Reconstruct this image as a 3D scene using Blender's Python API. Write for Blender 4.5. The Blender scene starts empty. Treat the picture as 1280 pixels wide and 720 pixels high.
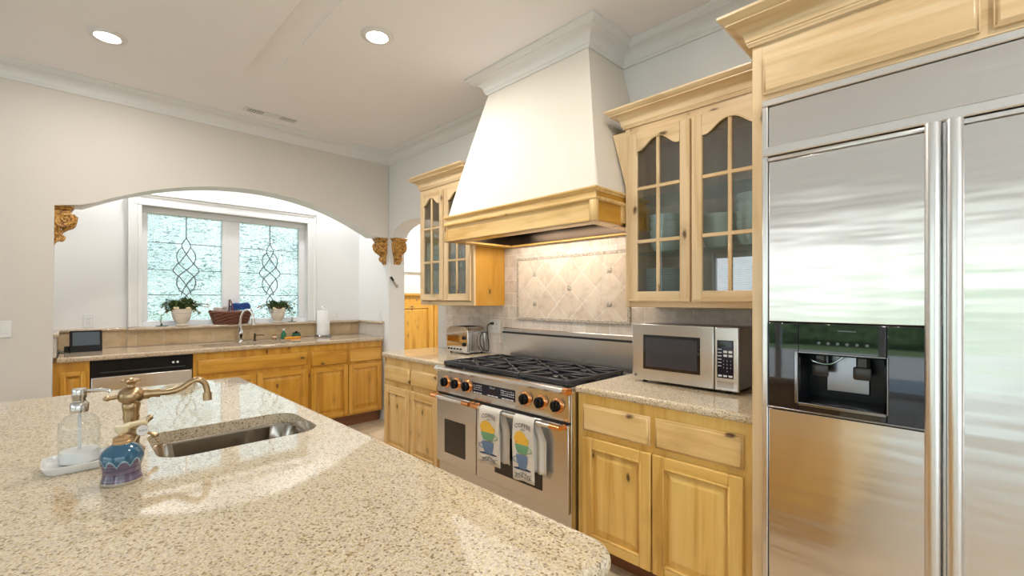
import bpy, bmesh, math, random
from mathutils import Vector, Matrix
random.seed(7)
PI = math.pi
SC = bpy.context.scene
COL = SC.collection

# ------------------------------------------------------------------ camera, world, light, exposure
cam_d = bpy.data.cameras.new('camera'); cam = bpy.data.objects.new('camera', cam_d); COL.objects.link(cam)
cam.location = (0, 0, 1.42); cam.rotation_euler = (PI/2, 0, -math.radians(44.64))
cam_d.sensor_width = 36; cam_d.lens = 565/1280*36; cam_d.shift_y = 13/1280; cam_d.clip_start = 0.05
SC.camera = cam
SC.view_settings.view_transform = 'Standard'; SC.view_settings.look = 'None'
SC.view_settings.gamma = 1; SC.view_settings.use_curve_mapping = False
SC.view_settings.exposure = 0.12
SC.cycles.use_denoising = True
SC.cycles.max_bounces = 12; SC.cycles.transparent_max_bounces = 24
SC.cycles.sample_clamp_indirect = 6

wd = bpy.data.worlds.new('sky'); SC.world = wd; wd.use_nodes = True
nt = wd.node_tree; nt.nodes.clear()
wo = nt.nodes.new('ShaderNodeOutputWorld'); bg = nt.nodes.new('ShaderNodeBackground')
tc = nt.nodes.new('ShaderNodeTexCoord'); sx = nt.nodes.new('ShaderNodeSeparateXYZ'); cr = nt.nodes.new('ShaderNodeValToRGB')
nt.links.new(tc.outputs['Generated'], sx.inputs[0]); nt.links.new(sx.outputs[2], cr.inputs[0])
cr.color_ramp.elements[0].position = 0.0; cr.color_ramp.elements[0].color = (0.93, 0.97, 1, 1)
cr.color_ramp.elements[1].position = 0.7; cr.color_ramp.elements[1].color = (0.42, 0.68, 1, 1)
e_ = cr.color_ramp.elements.new(0.2); e_.color = (0.80, 0.92, 1, 1)
nt.links.new(cr.outputs[0], bg.inputs[0]); bg.inputs[1].default_value = 3.5
nt.links.new(bg.outputs[0], wo.inputs[0])

def area(name, loc, rot, sx_, sy_, power, col=(1, 1, 1), portal=False, shape='RECTANGLE'):
    l = bpy.data.lights.new(name, 'AREA'); l.shape = shape; l.size = sx_
    if shape == 'RECTANGLE': l.size_y = sy_
    l.energy = power; l.color = col
    if portal: l.cycles.is_portal = True
    o = bpy.data.objects.new(name, l); COL.objects.link(o); o.location = loc; o.rotation_euler = rot
    return o
# daylight portals: left wall opening; rear opening added, unseen, for fill light
area('daylight_left', (-4.62, 0.9, 1.15), (0, -PI/2, 0), 2.28, 5.4, 1, (1, 1, 1), True)
area('fill_rear', (-1.4, -2.62, 1.22), (PI/2, 0, 0), 4.4, 2.4, 1, (1, 1, 1), True)
sun_d = bpy.data.lights.new('sun', 'SUN'); sun_d.energy = 7.0; sun_d.angle = 0.01; sun_d.color = (1, 0.96, 0.9)
sun = bpy.data.objects.new('sun', sun_d); COL.objects.link(sun); sun.rotation_euler = (0, math.radians(32), 0); sun.location = (0, 0, 12)
LAMP_W = 22
LAMP_COL = (1, 0.95, 0.89)

# ------------------------------------------------------------------ node helpers and materials
MATS = {}
def newmat(name):
    m = bpy.data.materials.new(name); m.use_nodes = True
    n = m.node_tree.nodes; b = n['Principled BSDF']
    return m, m.node_tree, b
def nd(t, ty, **kw):
    n = t.nodes.new(ty)
    for k, v in kw.items(): setattr(n, k, v)
    return n
def lk(t, a, b): t.links.new(a, b)
def ramp(t, fac, stops, interp='LINEAR'):
    r = nd(t, 'ShaderNodeValToRGB'); r.color_ramp.interpolation = interp
    els = r.color_ramp.elements
    els[0].position, els[0].color = stops[0][0], (*stops[0][1], 1)
    els[1].position, els[1].color = stops[-1][0], (*stops[-1][1], 1)
    for p, c in stops[1:-1]:
        e = els.new(p); e.color = (*c, 1)
    lk(t, fac, r.inputs[0]); return r.outputs[0]
def mix(t, fac, a, b, blend='MIX'):
    m = nd(t, 'ShaderNodeMix', data_type='RGBA', blend_type=blend)
    for s, v in ((m.inputs[0], fac), (m.inputs[6], a), (m.inputs[7], b)):
        if isinstance(v, (int, float)): s.default_value = v
        elif isinstance(v, tuple): s.default_value = (*v, 1) if len(v) == 3 else v
        else: lk(t, v, s)
    return m.outputs[2]
def mth(t, op, a, b=0.0):
    m = nd(t, 'ShaderNodeMath', operation=op)
    for s, v in ((m.inputs[0], a), (m.inputs[1], b)):
        if isinstance(v, (int, float)): s.default_value = v
        else: lk(t, v, s)
    return m.outputs[0]
def coords(t, rnd=True, scale=(1, 1, 1), rot=(0, 0, 0)):
    tc = nd(t, 'ShaderNodeTexCoord'); out = tc.outputs['Object']
    if rnd:
        oi = nd(t, 'ShaderNodeObjectInfo'); v = nd(t, 'ShaderNodeVectorMath', operation='ADD')
        sc = mth(t, 'MULTIPLY', oi.outputs['Random'], 37.0)
        lk(t, out, v.inputs[0]); lk(t, sc, v.inputs[1]); out = v.outputs[0]
    mp = nd(t, 'ShaderNodeMapping'); mp.inputs['Scale'].default_value = scale; mp.inputs['Rotation'].default_value = rot
    lk(t, out, mp.inputs[0]); return mp.outputs[0]
def noise(t, vec, scale, detail=3, rough=0.5, dist=0.0):
    n = nd(t, 'ShaderNodeTexNoise'); n.inputs['Scale'].default_value = scale; n.inputs['Detail'].default_value = detail
    n.inputs['Roughness'].default_value = rough; n.inputs['Distortion'].default_value = dist
    lk(t, vec, n.inputs['Vector']); return n.outputs[0]
def bump(t, b, h, strength=0.2, dist=0.01):
    n = nd(t, 'ShaderNodeBump'); n.inputs['Strength'].default_value = strength; n.inputs['Distance'].default_value = dist
    lk(t, h, n.inputs['Height']); lk(t, n.outputs[0], b.inputs['Normal']); return n
def plain(name, col, rough=0.5, metal=0.0, **kw):
    if name in MATS: return MATS[name]
    m, t, b = newmat(name)
    v = coords(t); n = noise(t, v, kw.get('ns', 40), 2)
    c2 = tuple(x*kw.get('var', 0.93) for x in col)
    lk(t, mix(t, n, tuple(c2), tuple(col)), b.inputs['Base Color'])
    b.inputs['Roughness'].default_value = rough; b.inputs['Metallic'].default_value = metal
    for k in ('Coat Weight', 'Specular IOR Level', 'Transmission Weight', 'IOR', 'Sheen Weight'):
        kk = k.replace(' ', '_')
        if kk in kw: b.inputs[k].default_value = kw[kk]
    if kw.get('bump'): bump(t, b, noise(t, v, kw.get('bs', 200), 3), kw['bump'], 0.002)
    MATS[name] = m; return m

TONES = {  # one wood: differences in lighting between cabinets put into pale, mid, honey, amber
    'pale': ((0.60, 0.40, 0.19), (0.77, 0.57, 0.33), (0.84, 0.66, 0.42)),
    'honey': ((0.58, 0.32, 0.065), (0.80, 0.51, 0.14), (0.87, 0.61, 0.21)),
    'mid': ((0.60, 0.36, 0.11), (0.79, 0.54, 0.23), (0.86, 0.63, 0.32)),
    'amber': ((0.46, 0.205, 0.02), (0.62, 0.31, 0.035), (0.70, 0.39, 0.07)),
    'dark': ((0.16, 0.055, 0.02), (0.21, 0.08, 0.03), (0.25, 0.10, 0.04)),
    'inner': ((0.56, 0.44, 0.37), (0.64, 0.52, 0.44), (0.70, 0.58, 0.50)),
}
def wood(tone, ax):
    key = 'alder_%s_%s' % (tone, ax)
    if key in MATS: return MATS[key]
    m, t, b = newmat(key)
    lo, mi, hi = TONES[tone]
    g = {'x': (0.9, 13, 13), 'y': (13, 0.9, 13), 'z': (13, 13, 0.9)}[ax]
    k = {'x': (5, 10, 10), 'y': (10, 5, 10), 'z': (10, 10, 5)}[ax]
    v = coords(t, True, g)
    n1 = noise(t, v, 1.0, 5, 0.6, 0.6)
    col = ramp(t, n1, [(0.33, lo), (0.5, mi), (0.66, hi)])
    big = noise(t, coords(t, True, tuple(0.25*q for q in g)), 1.0, 2)
    col = mix(t, mth(t, 'MULTIPLY', big, 0.35), col, tuple(x*0.86 for x in mi))
    # knots: a sparse cell pattern, dark heart with a soft halo
    vo = nd(t, 'ShaderNodeTexVoronoi', feature='F1'); vo.inputs['Scale'].default_value = 1.0
    vv = coords(t, True, k); lk(t, vv, vo.inputs['Vector'])
    sp = nd(t, 'ShaderNodeSeparateColor'); lk(t, vo.outputs['Color'], sp.inputs[0])
    pick = mth(t, 'GREATER_THAN', sp.outputs[0], 0.32)
    dd = mth(t, 'ADD', vo.outputs['Distance'], mth(t, 'MULTIPLY', mth(t, 'SUBTRACT', noise(t, vv, 6, 2), 0.5), 0.14))
    heart = ramp(t, dd, [(0.07, (1, 1, 1)), (0.15, (0, 0, 0))])
    halo = ramp(t, dd, [(0.08, (1, 1, 1)), (0.42, (0, 0, 0))])
    hf = mth(t, 'MULTIPLY', mth(t, 'MULTIPLY', halo, pick), 0.38)
    col = mix(t, hf, col, tuple(x*0.68 for x in lo))
    kf = mth(t, 'MULTIPLY', mth(t, 'MULTIPLY', heart, pick), 0.9)
    if tone not in ('inner', 'dark'): col = mix(t, kf, col, (0.075, 0.03, 0.012))
    lk(t, col, b.inputs['Base Color']); b.inputs['Roughness'].default_value = 0.34
    b.inputs['Coat Weight'].default_value = 0.15; b.inputs['Coat Roughness'].default_value = 0.2
    bump(t, b, n1, 0.06, 0.002)
    MATS[key] = m; return m

def granite(name, base, warm, light):
    m, t, b = newmat(name)
    v = coords(t, False)
    def cells(scale, seed):
        vo = nd(t, 'ShaderNodeTexVoronoi', feature='F1'); vo.inputs['Scale'].default_value = scale
        mp = nd(t, 'ShaderNodeMapping'); mp.inputs['Location'].default_value = (seed, seed*2, seed*3)
        nz = nd(t, 'ShaderNodeTexNoise'); nz.inputs['Scale'].default_value = scale*0.8
        lk(t, v, nz.inputs['Vector'])
        ad = nd(t, 'ShaderNodeVectorMath', operation='ADD'); scl = nd(t, 'ShaderNodeVectorMath', operation='SCALE')
        scl.inputs['Scale'].default_value = 0.9/scale; lk(t, nz.outputs['Color'], scl.inputs[0])
        lk(t, v, ad.inputs[0]); lk(t, scl.outputs[0], ad.inputs[1]); lk(t, ad.outputs[0], mp.inputs[0]); lk(t, mp.outputs[0], vo.inputs['Vector'])
        sp = nd(t, 'ShaderNodeSeparateColor'); lk(t, vo.outputs['Color'], sp.inputs[0])
        return sp
    c1 = cells(300, 0.0); c2 = cells(215, 3.1)
    col = ramp(t, c1.outputs[0], [(0.0, base), (0.30, light), (0.55, base), (0.76, warm), (0.93, tuple(0.72*x for x in warm))], 'CONSTANT')
    cl = noise(t, v, 9, 3)
    dark = mth(t, 'GREATER_THAN', mth(t, 'ADD', c2.outputs[1], mth(t, 'MULTIPLY', mth(t, 'SUBTRACT', cl, 0.5), 0.25)), 0.90)
    dcol = mix(t, c2.outputs[2], (0.11, 0.075, 0.035), (0.30, 0.20, 0.07))
    grey = mth(t, 'MULTIPLY', mth(t, 'GREATER_THAN', c2.outputs[0], 0.72), 0.45); col = mix(t, grey, col, (0.46, 0.37, 0.33))
    col = mix(t, mth(t, 'MULTIPLY', dark, 0.8), col, dcol)
    lk(t, col, b.inputs['Base Color']); b.inputs['Roughness'].default_value = 0.045
    b.inputs['Specular IOR Level'].default_value = 0.9
    MATS[name] = m; return m
GRAN = granite('granite_cream', (0.66, 0.555, 0.39), (0.54, 0.415, 0.225), (0.75, 0.655, 0.48))
GRAN2 = granite('granite_sand', (0.57, 0.45, 0.32), (0.47, 0.335, 0.20), (0.63, 0.53, 0.40))

def travertine(name, a, c, grout, w, h, axes, off=0.5, rot=0.0, msize=0.012):
    """tumbled stone tiles; axes gives which object axes run across and up the tiles"""
    m, t, b = newmat(name)
    tcn = nd(t, 'ShaderNodeTexCoord'); s = nd(t, 'ShaderNodeSeparateXYZ'); lk(t, tcn.outputs['Object'], s.inputs[0])
    cb = nd(t, 'ShaderNodeCombineXYZ'); lk(t, s.outputs[axes[0]], cb.inputs[0]); lk(t, s.outputs[axes[1]], cb.inputs[1])
    mp = nd(t, 'ShaderNodeMapping'); mp.inputs['Rotation'].default_value = (0, 0, rot); lk(t, cb.outputs[0], mp.inputs[0])
    br = nd(t, 'ShaderNodeTexBrick'); br.offset = off; br.inputs['Scale'].default_value = 1.0
    br.inputs['Brick Width'].default_value = w; br.inputs['Row Height'].default_value = h
    br.inputs['Mortar Size'].default_value = msize*h*0.5/0.1*0.1/h if False else msize*0.25
    br.inputs['Mortar Smooth'].default_value = 0.25; br.inputs['Bias'].default_value = 0.0
    br.inputs['Color1'].default_value = (*a, 1); br.inputs['Color2'].default_value = (*c, 1); br.inputs['Mortar'].default_value = (*grout, 1)
    lk(t, mp.outputs[0], br.inputs['Vector'])
    n = noise(t, tcn.outputs['Object'], 14, 5, 0.65, 0.5)
    col = mix(t, 0.55, br.outputs['Color'], ramp(t, n, [(0.3, (0.62, 0.55, 0.50)), (0.55, (1, 1, 1)), (0.75, (0.95, 0.86, 0.74))]), 'MULTIPLY')
    pit = ramp(t, noise(t, tcn.outputs['Object'], 60, 3, 0.6), [(0.66, (0, 0, 0)), (0.72, (1, 1, 1))])
    col = mix(t, mth(t, 'MULTIPLY', pit, 0.35), col, tuple(x*0.45 for x in a))
    lk(t, col, b.inputs['Base Color']); b.inputs['Roughness'].default_value = 0.5
    inv = mth(t, 'SUBTRACT', 1.0, br.outputs['Fac'])
    bump(t, b, mth(t, 'SUBTRACT', inv, mth(t, 'MULTIPLY', pit, 0.3)), 0.5, 0.003)
    MATS[name] = m; return m
TRAV = travertine('travertine_tile', (0.80, 0.74, 0.69), (0.69, 0.61, 0.54), (0.86, 0.82, 0.78), 0.104, 0.104, (1, 2))
TRAVD = travertine('travertine_diamond_tile', (0.84, 0.75, 0.65), (0.73, 0.63, 0.52), (0.84, 0.79, 0.73), 0.1612, 0.1612, (1, 2), 0.0, PI/4, 0.017)
TRAVN = travertine('travertine_low_tile', (0.62, 0.47, 0.29), (0.52, 0.38, 0.22), (0.58, 0.47, 0.34), 0.205, 0.4, (0, 2), 0.0, 0.0, 0.022)
FLOORM = travertine('floor_stone_tile', (0.60, 0.48, 0.33), (0.52, 0.40, 0.26), (0.42, 0.33, 0.23), 0.45, 0.45, (0, 1), 0.5, 0.0, 0.03)
def mosaic():
    m, t, b = newmat('mosaic_chip_stone')
    vo = nd(t, 'ShaderNodeTexVoronoi'); vo.inputs['Scale'].default_value = 130; lk(t, coords(t, False), vo.inputs['Vector'])
    sp = nd(t, 'ShaderNodeSeparateColor'); lk(t, vo.outputs['Color'], sp.inputs[0])
    lk(t, ramp(t, sp.outputs[0], [(0, (0.30, 0.24, 0.19)), (0.4, (0.50, 0.44, 0.38)), (1, (0.68, 0.62, 0.55))]), b.inputs['Base Color'])
    b.inputs['Roughness'].default_value = 0.55; bump(t, b, vo.outputs['Distance'], 0.4, 0.003); MATS['mosaic'] = m; return m
MOSAIC = mosaic()

WALL = plain('wall_paint', (0.685, 0.64, 0.59), 0.75, ns=3, var=0.97, bump=0.08, bs=120)
CEIL = plain('ceiling_paint', (0.90, 0.88, 0.885), 0.8, ns=3, var=0.98, bump=0.05, bs=120)
NOOKW = plain('nook_paint', (0.80, 0.80, 0.79), 0.75, ns=3, var=0.97, bump=0.06, bs=120)
TRIM = plain('trim_white', (0.80, 0.80, 0.79), 0.42)
SASH = plain('window_white', (0.82, 0.82, 0.83), 0.4)
PLAST = plain('hood_plaster', (0.80, 0.745, 0.665), 0.8, ns=5, var=0.96, bump=0.12, bs=60)
PLASTIC_W = plain('plastic_white', (0.80, 0.80, 0.79), 0.35)
CERAM_W = plain('white_ceramic', (0.84, 0.83, 0.82), 0.2)
BLACK = plain('black_enamel', (0.006, 0.006, 0.007), 0.25, Specular_IOR_Level=0.25)
BLACKM = plain('black_matte', (0.015, 0.015, 0.016), 0.55)
IRON = plain('cast_iron', (0.022, 0.022, 0.028), 0.28, bump=0.15, bs=300)
GLOSSB = plain('black_glass', (0.008, 0.008, 0.012), 0.03, Specular_IOR_Level=0.9)
OVENG = plain('oven_glass', (0.02, 0.014, 0.010), 0.05, Specular_IOR_Level=0.6)
NAVYP = plain('display_navy', (0.006, 0.007, 0.025), 0.12)
COPPER = plain('copper', (0.90, 0.42, 0.17), 0.16, 1.0)
BRONZE = plain('antique_bronze', (0.52, 0.37, 0.21), 0.30, 1.0, var=0.72, ns=30)
CHROME = plain('chrome', (0.80, 0.80, 0.80), 0.08, 1.0)
NICKEL = plain('brushed_nickel', (0.56, 0.54, 0.51), 0.24, 1.0)
def carved():
    m, t, b = newmat('carved_gold_wood'); v = coords(t)
    n = noise(t, v, 38, 4, 0.6, 0.8)
    lk(t, ramp(t, n, [(0.40, (0.20, 0.075, 0.012)), (0.52, (0.55, 0.28, 0.05)), (0.66, (0.78, 0.50, 0.17))]), b.inputs['Base Color'])
    b.inputs['Roughness'].default_value = 0.35; bump(t, b, n, 0.5, 0.004); MATS['carved'] = m; return m
GOLDW = carved()
TEAL = plain('cyan_lit_dish', (0.42, 0.58, 0.58), 0.18)  # teal: cyan light inside the cabinet put into the dish colour
TEALB = plain('cyan_lit_bowl', (0.55, 0.68, 0.67), 0.18)  # same cyan light put into the bowl colour
DARKTXT = plain('print_dark', (0.04, 0.045, 0.06), 0.6)
WHITETXT = plain('print_white', (0.75, 0.77, 0.8), 0.5)
def steel(name, col, rough, wave=0.0, aniso=0.7, rot=0.25):
    m, t, b = newmat(name)
    v = coords(t, False, (1, 1, 160))
    n = noise(t, v, 4, 3)
    lk(t, mix(t, n, tuple(0.93*x for x in col), col), b.inputs['Base Color'])
    b.inputs['Metallic'].default_value = 1; b.inputs['Roughness'].default_value = rough
    b.inputs['Anisotropic'].default_value = aniso; b.inputs['Anisotropic Rotation'].default_value = rot
    tg = nd(t, 'ShaderNodeTangent', direction_type='RADIAL', axis='Z'); lk(t, tg.outputs[0], b.inputs['Tangent'])
    if wave:
        bump(t, b, noise(t, coords(t, False, (1.0, 1.0, 7.0)), 1.8, 2), wave, 0.05)
    MATS[name] = m; return m
STEEL = steel('stainless_steel', (0.72, 0.70, 0.68), 0.24)
FRIDGE = steel('fridge_steel', (0.82, 0.78, 0.75), 0.18, 0.065)
STEELT = plain('steel_trim', (0.86, 0.85, 0.84), 0.30, 1.0)
SINKM = plain('sink_steel', (0.44, 0.39, 0.33), 0.15, 1.0)
DKSTEEL = plain('hood_liner_steel', (0.085, 0.065, 0.05), 0.3, 1.0)

def thin_glass(name, tint, base=0.04, gloss=1.0):
    m, t, b = newmat(name); t.nodes.remove(b)
    out = t.nodes['Material Output']
    tr = nd(t, 'ShaderNodeBsdfTransparent'); tr.inputs[0].default_value = (*tint, 1)
    gl = nd(t, 'ShaderNodeBsdfGlossy'); gl.inputs['Roughness'].default_value = 0.01
    lw = nd(t, 'ShaderNodeLayerWeight'); fr = nd(t, 'ShaderNodeMath', operation='POWER'); lk(t, lw.outputs['Facing'], fr.inputs[0]); fr.inputs[1].default_value = 4.0
    n = noise(t, coords(t), 2, 1); fac = mth(t, 'MULTIPLY', mth(t, 'ADD', mth(t, 'MULTIPLY', fr.outputs[0], 0.6), mth(t, 'MULTIPLY', mth(t, 'ADD', mth(t, 'MULTIPLY', n, 0.1), 0.6), base)), gloss)
    mx = nd(t, 'ShaderNodeMixShader'); lk(t, fac, mx.inputs[0]); lk(t, tr.outputs[0], mx.inputs[1]); lk(t, gl.outputs[0], mx.inputs[2])
    lk(t, mx.outputs[0], out.inputs[0]); MATS[name] = m; return m
CABGLASS = thin_glass('cabinet_glass', (0.95, 0.975, 0.975), 0.13, 1.3)
BOTGLASS = thin_glass('bottle_glass', (0.94, 0.96, 0.96), 0.06, 1.2)
SHELFG = thin_glass('shelf_glass', (0.80, 0.94, 0.92), 0.1)
def obscure():
    m, t, b = newmat('rain_textured_glass'); t.nodes.remove(b)
    out = t.nodes['Material Output']
    v = coords(t, False, (1, 1, 1.6))
    n = noise(t, v, 22, 3, 0.55, 2.2)
    bp = nd(t, 'ShaderNodeBump'); bp.inputs['Strength'].default_value = 1.0; bp.inputs['Distance'].default_value = 0.05; lk(t, n, bp.inputs['Height'])
    rf = nd(t, 'ShaderNodeBsdfRefraction'); st_ = ramp(t, noise(t, coords(t, False, (5, 5, 16), (0, 0.5, 0)), 4.5, 3, 0.6, 1.2), [(0.55, (1, 1, 1)), (0.61, (0, 0, 0))]); pa_ = ramp(t, noise(t, coords(t, False), 3.2, 2), [(0.42, (0, 0, 0)), (0.6, (1, 1, 1))])
    fk_ = mth(t, 'MULTIPLY', mth(t, 'SUBTRACT', 1.0, st_), mth(t, 'ADD', 0.15, mth(t, 'MULTIPLY', pa_, 0.85))); gc_ = mix(t, fk_, (0.87, 0.905, 0.91), (0.42, 0.50, 0.51)); lk(t, gc_, rf.inputs['Color']); rf.inputs['Roughness'].default_value = 0.02  # dark streaks: foliage refracted through the pane, painted into the glass colour
    rf.inputs['IOR'].default_value = 1.35; lk(t, bp.outputs[0], rf.inputs['Normal'])
    tr = nd(t, 'ShaderNodeBsdfTransparent'); lk(t, gc_, tr.inputs[0])
    gl = nd(t, 'ShaderNodeBsdfGlossy'); gl.inputs['Roughness'].default_value = 0.05; lk(t, bp.outputs[0], gl.inputs['Normal'])
    m1 = nd(t, 'ShaderNodeMixShader'); m1.inputs[0].default_value = 0.75
    lk(t, tr.outputs[0], m1.inputs[1]); lk(t, rf.outputs[0], m1.inputs[2])
    m2 = nd(t, 'ShaderNodeMixShader'); m2.inputs[0].default_value = 0.03
    lk(t, m1.outputs[0], m2.inputs[1]); lk(t, gl.outputs[0], m2.inputs[2])
    lk(t, m2.outputs[0], out.inputs[0]); MATS['obscure'] = m; return m
OBSC = obscure()
def emit(name, col, s):
    m, t, b = newmat(name)
    b.inputs['Base Color'].default_value = (*col, 1); b.inputs['Emission Color'].default_value = (*col, 1); b.inputs['Emission Strength'].default_value = s
    MATS[name] = m; return m
LENS = emit('lamp_lens', (1, 0.96, 0.9), 6)
SCREEN = emit('display_screen', (0.09, 0.12, 0.13), 0.45); SCREEN.node_tree.nodes['Principled BSDF'].inputs['Base Color'].default_value = (0.01, 0.01, 0.012, 1)

# ------------------------------------------------------------------ mesh builder
ORG = {}
class MB:
    def __init__(s): s.bm = bmesh.new(); s.mi = 0
    def _tag(s, faces, mi):
        for f in faces: f.material_index = s.mi if mi is None else mi
    def box(s, x0, x1, y0, y1, z0, z1, bev=0.0, mi=None, seg=1):
        x0, x1 = sorted((x0, x1)); y0, y1 = sorted((y0, y1)); z0, z1 = sorted((z0, z1))
        vs = [s.bm.verts.new((x, y, z)) for x in (x0, x1) for y in (y0, y1) for z in (z0, z1)]
        fs = [s.bm.faces.new([vs[i] for i in q]) for q in ((0, 1, 3, 2), (4, 6, 7, 5), (0, 4, 5, 1), (2, 3, 7, 6), (0, 2, 6, 4), (1, 5, 7, 3))]
        s._tag(fs, mi)
        if bev > 0:
            es = list({e for f in fs for e in f.edges})
            r = bmesh.ops.bevel(s.bm, geom=es, offset=min(bev, 0.45*min(x1-x0, y1-y0, z1-z0)), segments=seg, affect='EDGES', profile=0.5)
            s._tag(r['faces'], mi)
        return s
    def hexa(s, a, b, mi=None):
        """frustum between two quads a (4 pts) and b (4 pts)"""
        va = [s.bm.verts.new(p) for p in a]; vb = [s.bm.verts.new(p) for p in b]
        fs = [s.bm.faces.new(va), s.bm.faces.new(vb[::-1])]
        for i in range(len(a)):
            j = (i+1) % len(a); fs.append(s.bm.faces.new((va[i], va[j], vb[j], vb[i])))
        s._tag(fs, mi); return s
    def prism(s, poly, axis, a, b, mi=None, bev=0.0):
        def mk(p, d):
            return {'x': (d, p[0], p[1]), 'y': (p[0], d, p[1]), 'z': (p[0], p[1], d)}[axis]
        va = [s.bm.verts.new(mk(p, a)) for p in poly]; vb = [s.bm.verts.new(mk(p, b)) for p in poly]
        fs = [s.bm.faces.new(va), s.bm.faces.new(vb[::-1])]; caps = list(fs)
        for i in range(len(poly)):
            j = (i+1) % len(poly); fs.append(s.bm.faces.new((va[i], va[j], vb[j], vb[i])))
        s._tag(fs, mi)
        if bev:
            es = list({e for f in caps for e in f.edges})
            r = bmesh.ops.bevel(s.bm, geom=es, offset=bev, segments=2, affect='EDGES', profile=0.5); s._tag(r['faces'], mi)
        return s
    def lathe(s, prof, c=(0, 0, 0), seg=32, axis='z', mi=None, sq=None):
        rings = []
        for r, h in prof:
            ring = []
            if r < 1e-6: r = 1e-6
            for i in range(seg):
                an = 2*PI*i/seg; ca, sa = math.cos(an), math.sin(an)
                if axis == 'z': p = (c[0]+r*ca, c[1]+r*sa, c[2]+h)
                elif axis == 'x': p = (c[0]+h, c[1]+r*ca, c[2]+r*sa)
                else: p = (c[0]+r*ca, c[1]+h, c[2]+r*sa)
                ring.append(s.bm.verts.new(p))
            rings.append(ring)
        fs = []
        for a, b in zip(rings, rings[1:]):
            for i in range(seg):
                j = (i+1) % seg; fs.append(s.bm.faces.new((a[i], a[j], b[j], b[i])))
        if prof[0][0] > 1e-5 and True: fs.append(s.bm.faces.new(rings[0][::-1]))
        if prof[-1][0] > 1e-5: fs.append(s.bm.faces.new(rings[-1]))
        s._tag(fs, mi); return s
    def lathe_open(s, prof, c=(0, 0, 0), seg=32, mi=None):
        n0 = len(s.bm.faces); rings = [[s.bm.verts.new((c[0]+r*math.cos(2*PI*i/seg), c[1]+r*math.sin(2*PI*i/seg), c[2]+h)) for i in range(seg)] for r, h in prof]
        fs = []
        for a, b in zip(rings, rings[1:]):
            for i in range(seg):
                j = (i+1) % seg; fs.append(s.bm.faces.new((a[i], a[j], b[j], b[i])))
        s._tag(fs, mi); return s
    def tube(s, pts, r, seg=10, closed=False, mi=None):
        pts = [Vector(p) for p in pts]; n = len(pts); rings = []
        up = None
        for i, p in enumerate(pts):
            if closed: d = pts[(i+1) % n]-pts[i-1]
            else: d = pts[min(i+1, n-1)]-pts[max(i-1, 0)]
            d.normalize()
            if up is None:
                up = Vector((0, 0, 1)) if abs(d.z) < 0.9 else Vector((1, 0, 0))
            a = d.cross(up)
            if a.length < 1e-4: a = d.cross(Vector((0.3, 1, 0.2)))
            a.normalize(); b = a.cross(d).normalized(); up = b
            rr = r[i] if isinstance(r, (list, tuple)) else r
            rings.append([s.bm.verts.new(p+rr*(math.cos(2*PI*k/seg)*a+math.sin(2*PI*k/seg)*b)) for k in range(seg)])
        fs = []
        rg = list(zip(rings, rings[1:]))
        if closed: rg.append((rings[-1], rings[0]))
        for a, b in rg:
            for i in range(seg):
                j = (i+1) % seg; fs.append(s.bm.faces.new((a[i], a[j], b[j], b[i])))
        if not closed: fs += [s.bm.faces.new(rings[0][::-1]), s.bm.faces.new(rings[-1])]
        s._tag(fs, mi); return s
    def sweep(s, prof, path, mi=None, closed=False):
        """prof: closed list of (out, z); path: xy polyline, 'out' lies to its left"""
        n = len(path); P = [Vector((p[0], p[1])) for p in path]; rings = []
        for i in range(n):
            def nrm(a, b): d = (b-a).normalized(); return Vector((-d.y, d.x))
            if not closed and i == 0: m = nrm(P[0], P[1])
            elif not closed and i == n-1: m = nrm(P[-2], P[-1])
            else:
                n1, n2 = nrm(P[i-1], P[i]), nrm(P[i], P[(i+1) % n]); m = (n1+n2); m = m/(m.dot(n1))
            rings.append([s.bm.verts.new((P[i].x+m.x*o, P[i].y+m.y*o, z)) for o, z in prof])
        fs = []; k = len(prof)
        rg = list(zip(rings, rings[1:]))
        if closed: rg.append((rings[-1], rings[0]))
        for a, b in rg:
            for i in range(k):
                j = (i+1) % k; fs.append(s.bm.faces.new((a[i], a[j], b[j], b[i])))
        if not closed: fs += [s.bm.faces.new(rings[0][::-1]), s.bm.faces.new(rings[-1])]
        s._tag(fs, mi); return s
    def grid(s, fn, nu, nv, mi=None):
        vs = [[s.bm.verts.new(fn(i/nu, j/nv)) for j in range(nv+1)] for i in range(nu+1)]
        fs = [s.bm.faces.new((vs[i][j], vs[i+1][j], vs[i+1][j+1], vs[i][j+1])) for i in range(nu) for j in range(nv)]
        s._tag(fs, mi); return s
    def poly(s, pts, mi=None):
        f = s.bm.faces.new([s.bm.verts.new(p) for p in pts]); s._tag([f], mi); return s
    def ball(s, c, r, sc=(1, 1, 1), sub=2, mi=None):
        mt = Matrix.Translation(c) @ Matrix.Diagonal((*sc, 1))
        rr = bmesh.ops.create_icosphere(s.bm, subdivisions=sub, radius=r, matrix=mt)
        s._tag({f for v in rr['verts'] for f in v.link_faces}, mi); return s
    def text(s, body, size, fn, depth=0.0, mi=None, align='CENTER'):
        cu = bpy.data.curves.new('lettering', 'FONT'); cu.body = body; cu.size = size; cu.align_x = align; cu.align_y = 'CENTER'; cu.resolution_u = 2
        ob = bpy.data.objects.new('lettering', cu); COL.objects.link(ob)
        dg = bpy.context.evaluated_depsgraph_get(); me = bpy.data.meshes.new_from_object(ob.evaluated_get(dg))
        vs = [s.bm.verts.new(fn(v.co.x, v.co.y)) for v in me.vertices]; fs = []
        for p in me.polygons:
            try: fs.append(s.bm.faces.new([vs[i] for i in p.vertices]))
            except ValueError: pass
        s._tag(fs, mi)
        bpy.data.objects.remove(ob); bpy.data.curves.remove(cu); bpy.data.meshes.remove(me); return s
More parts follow.
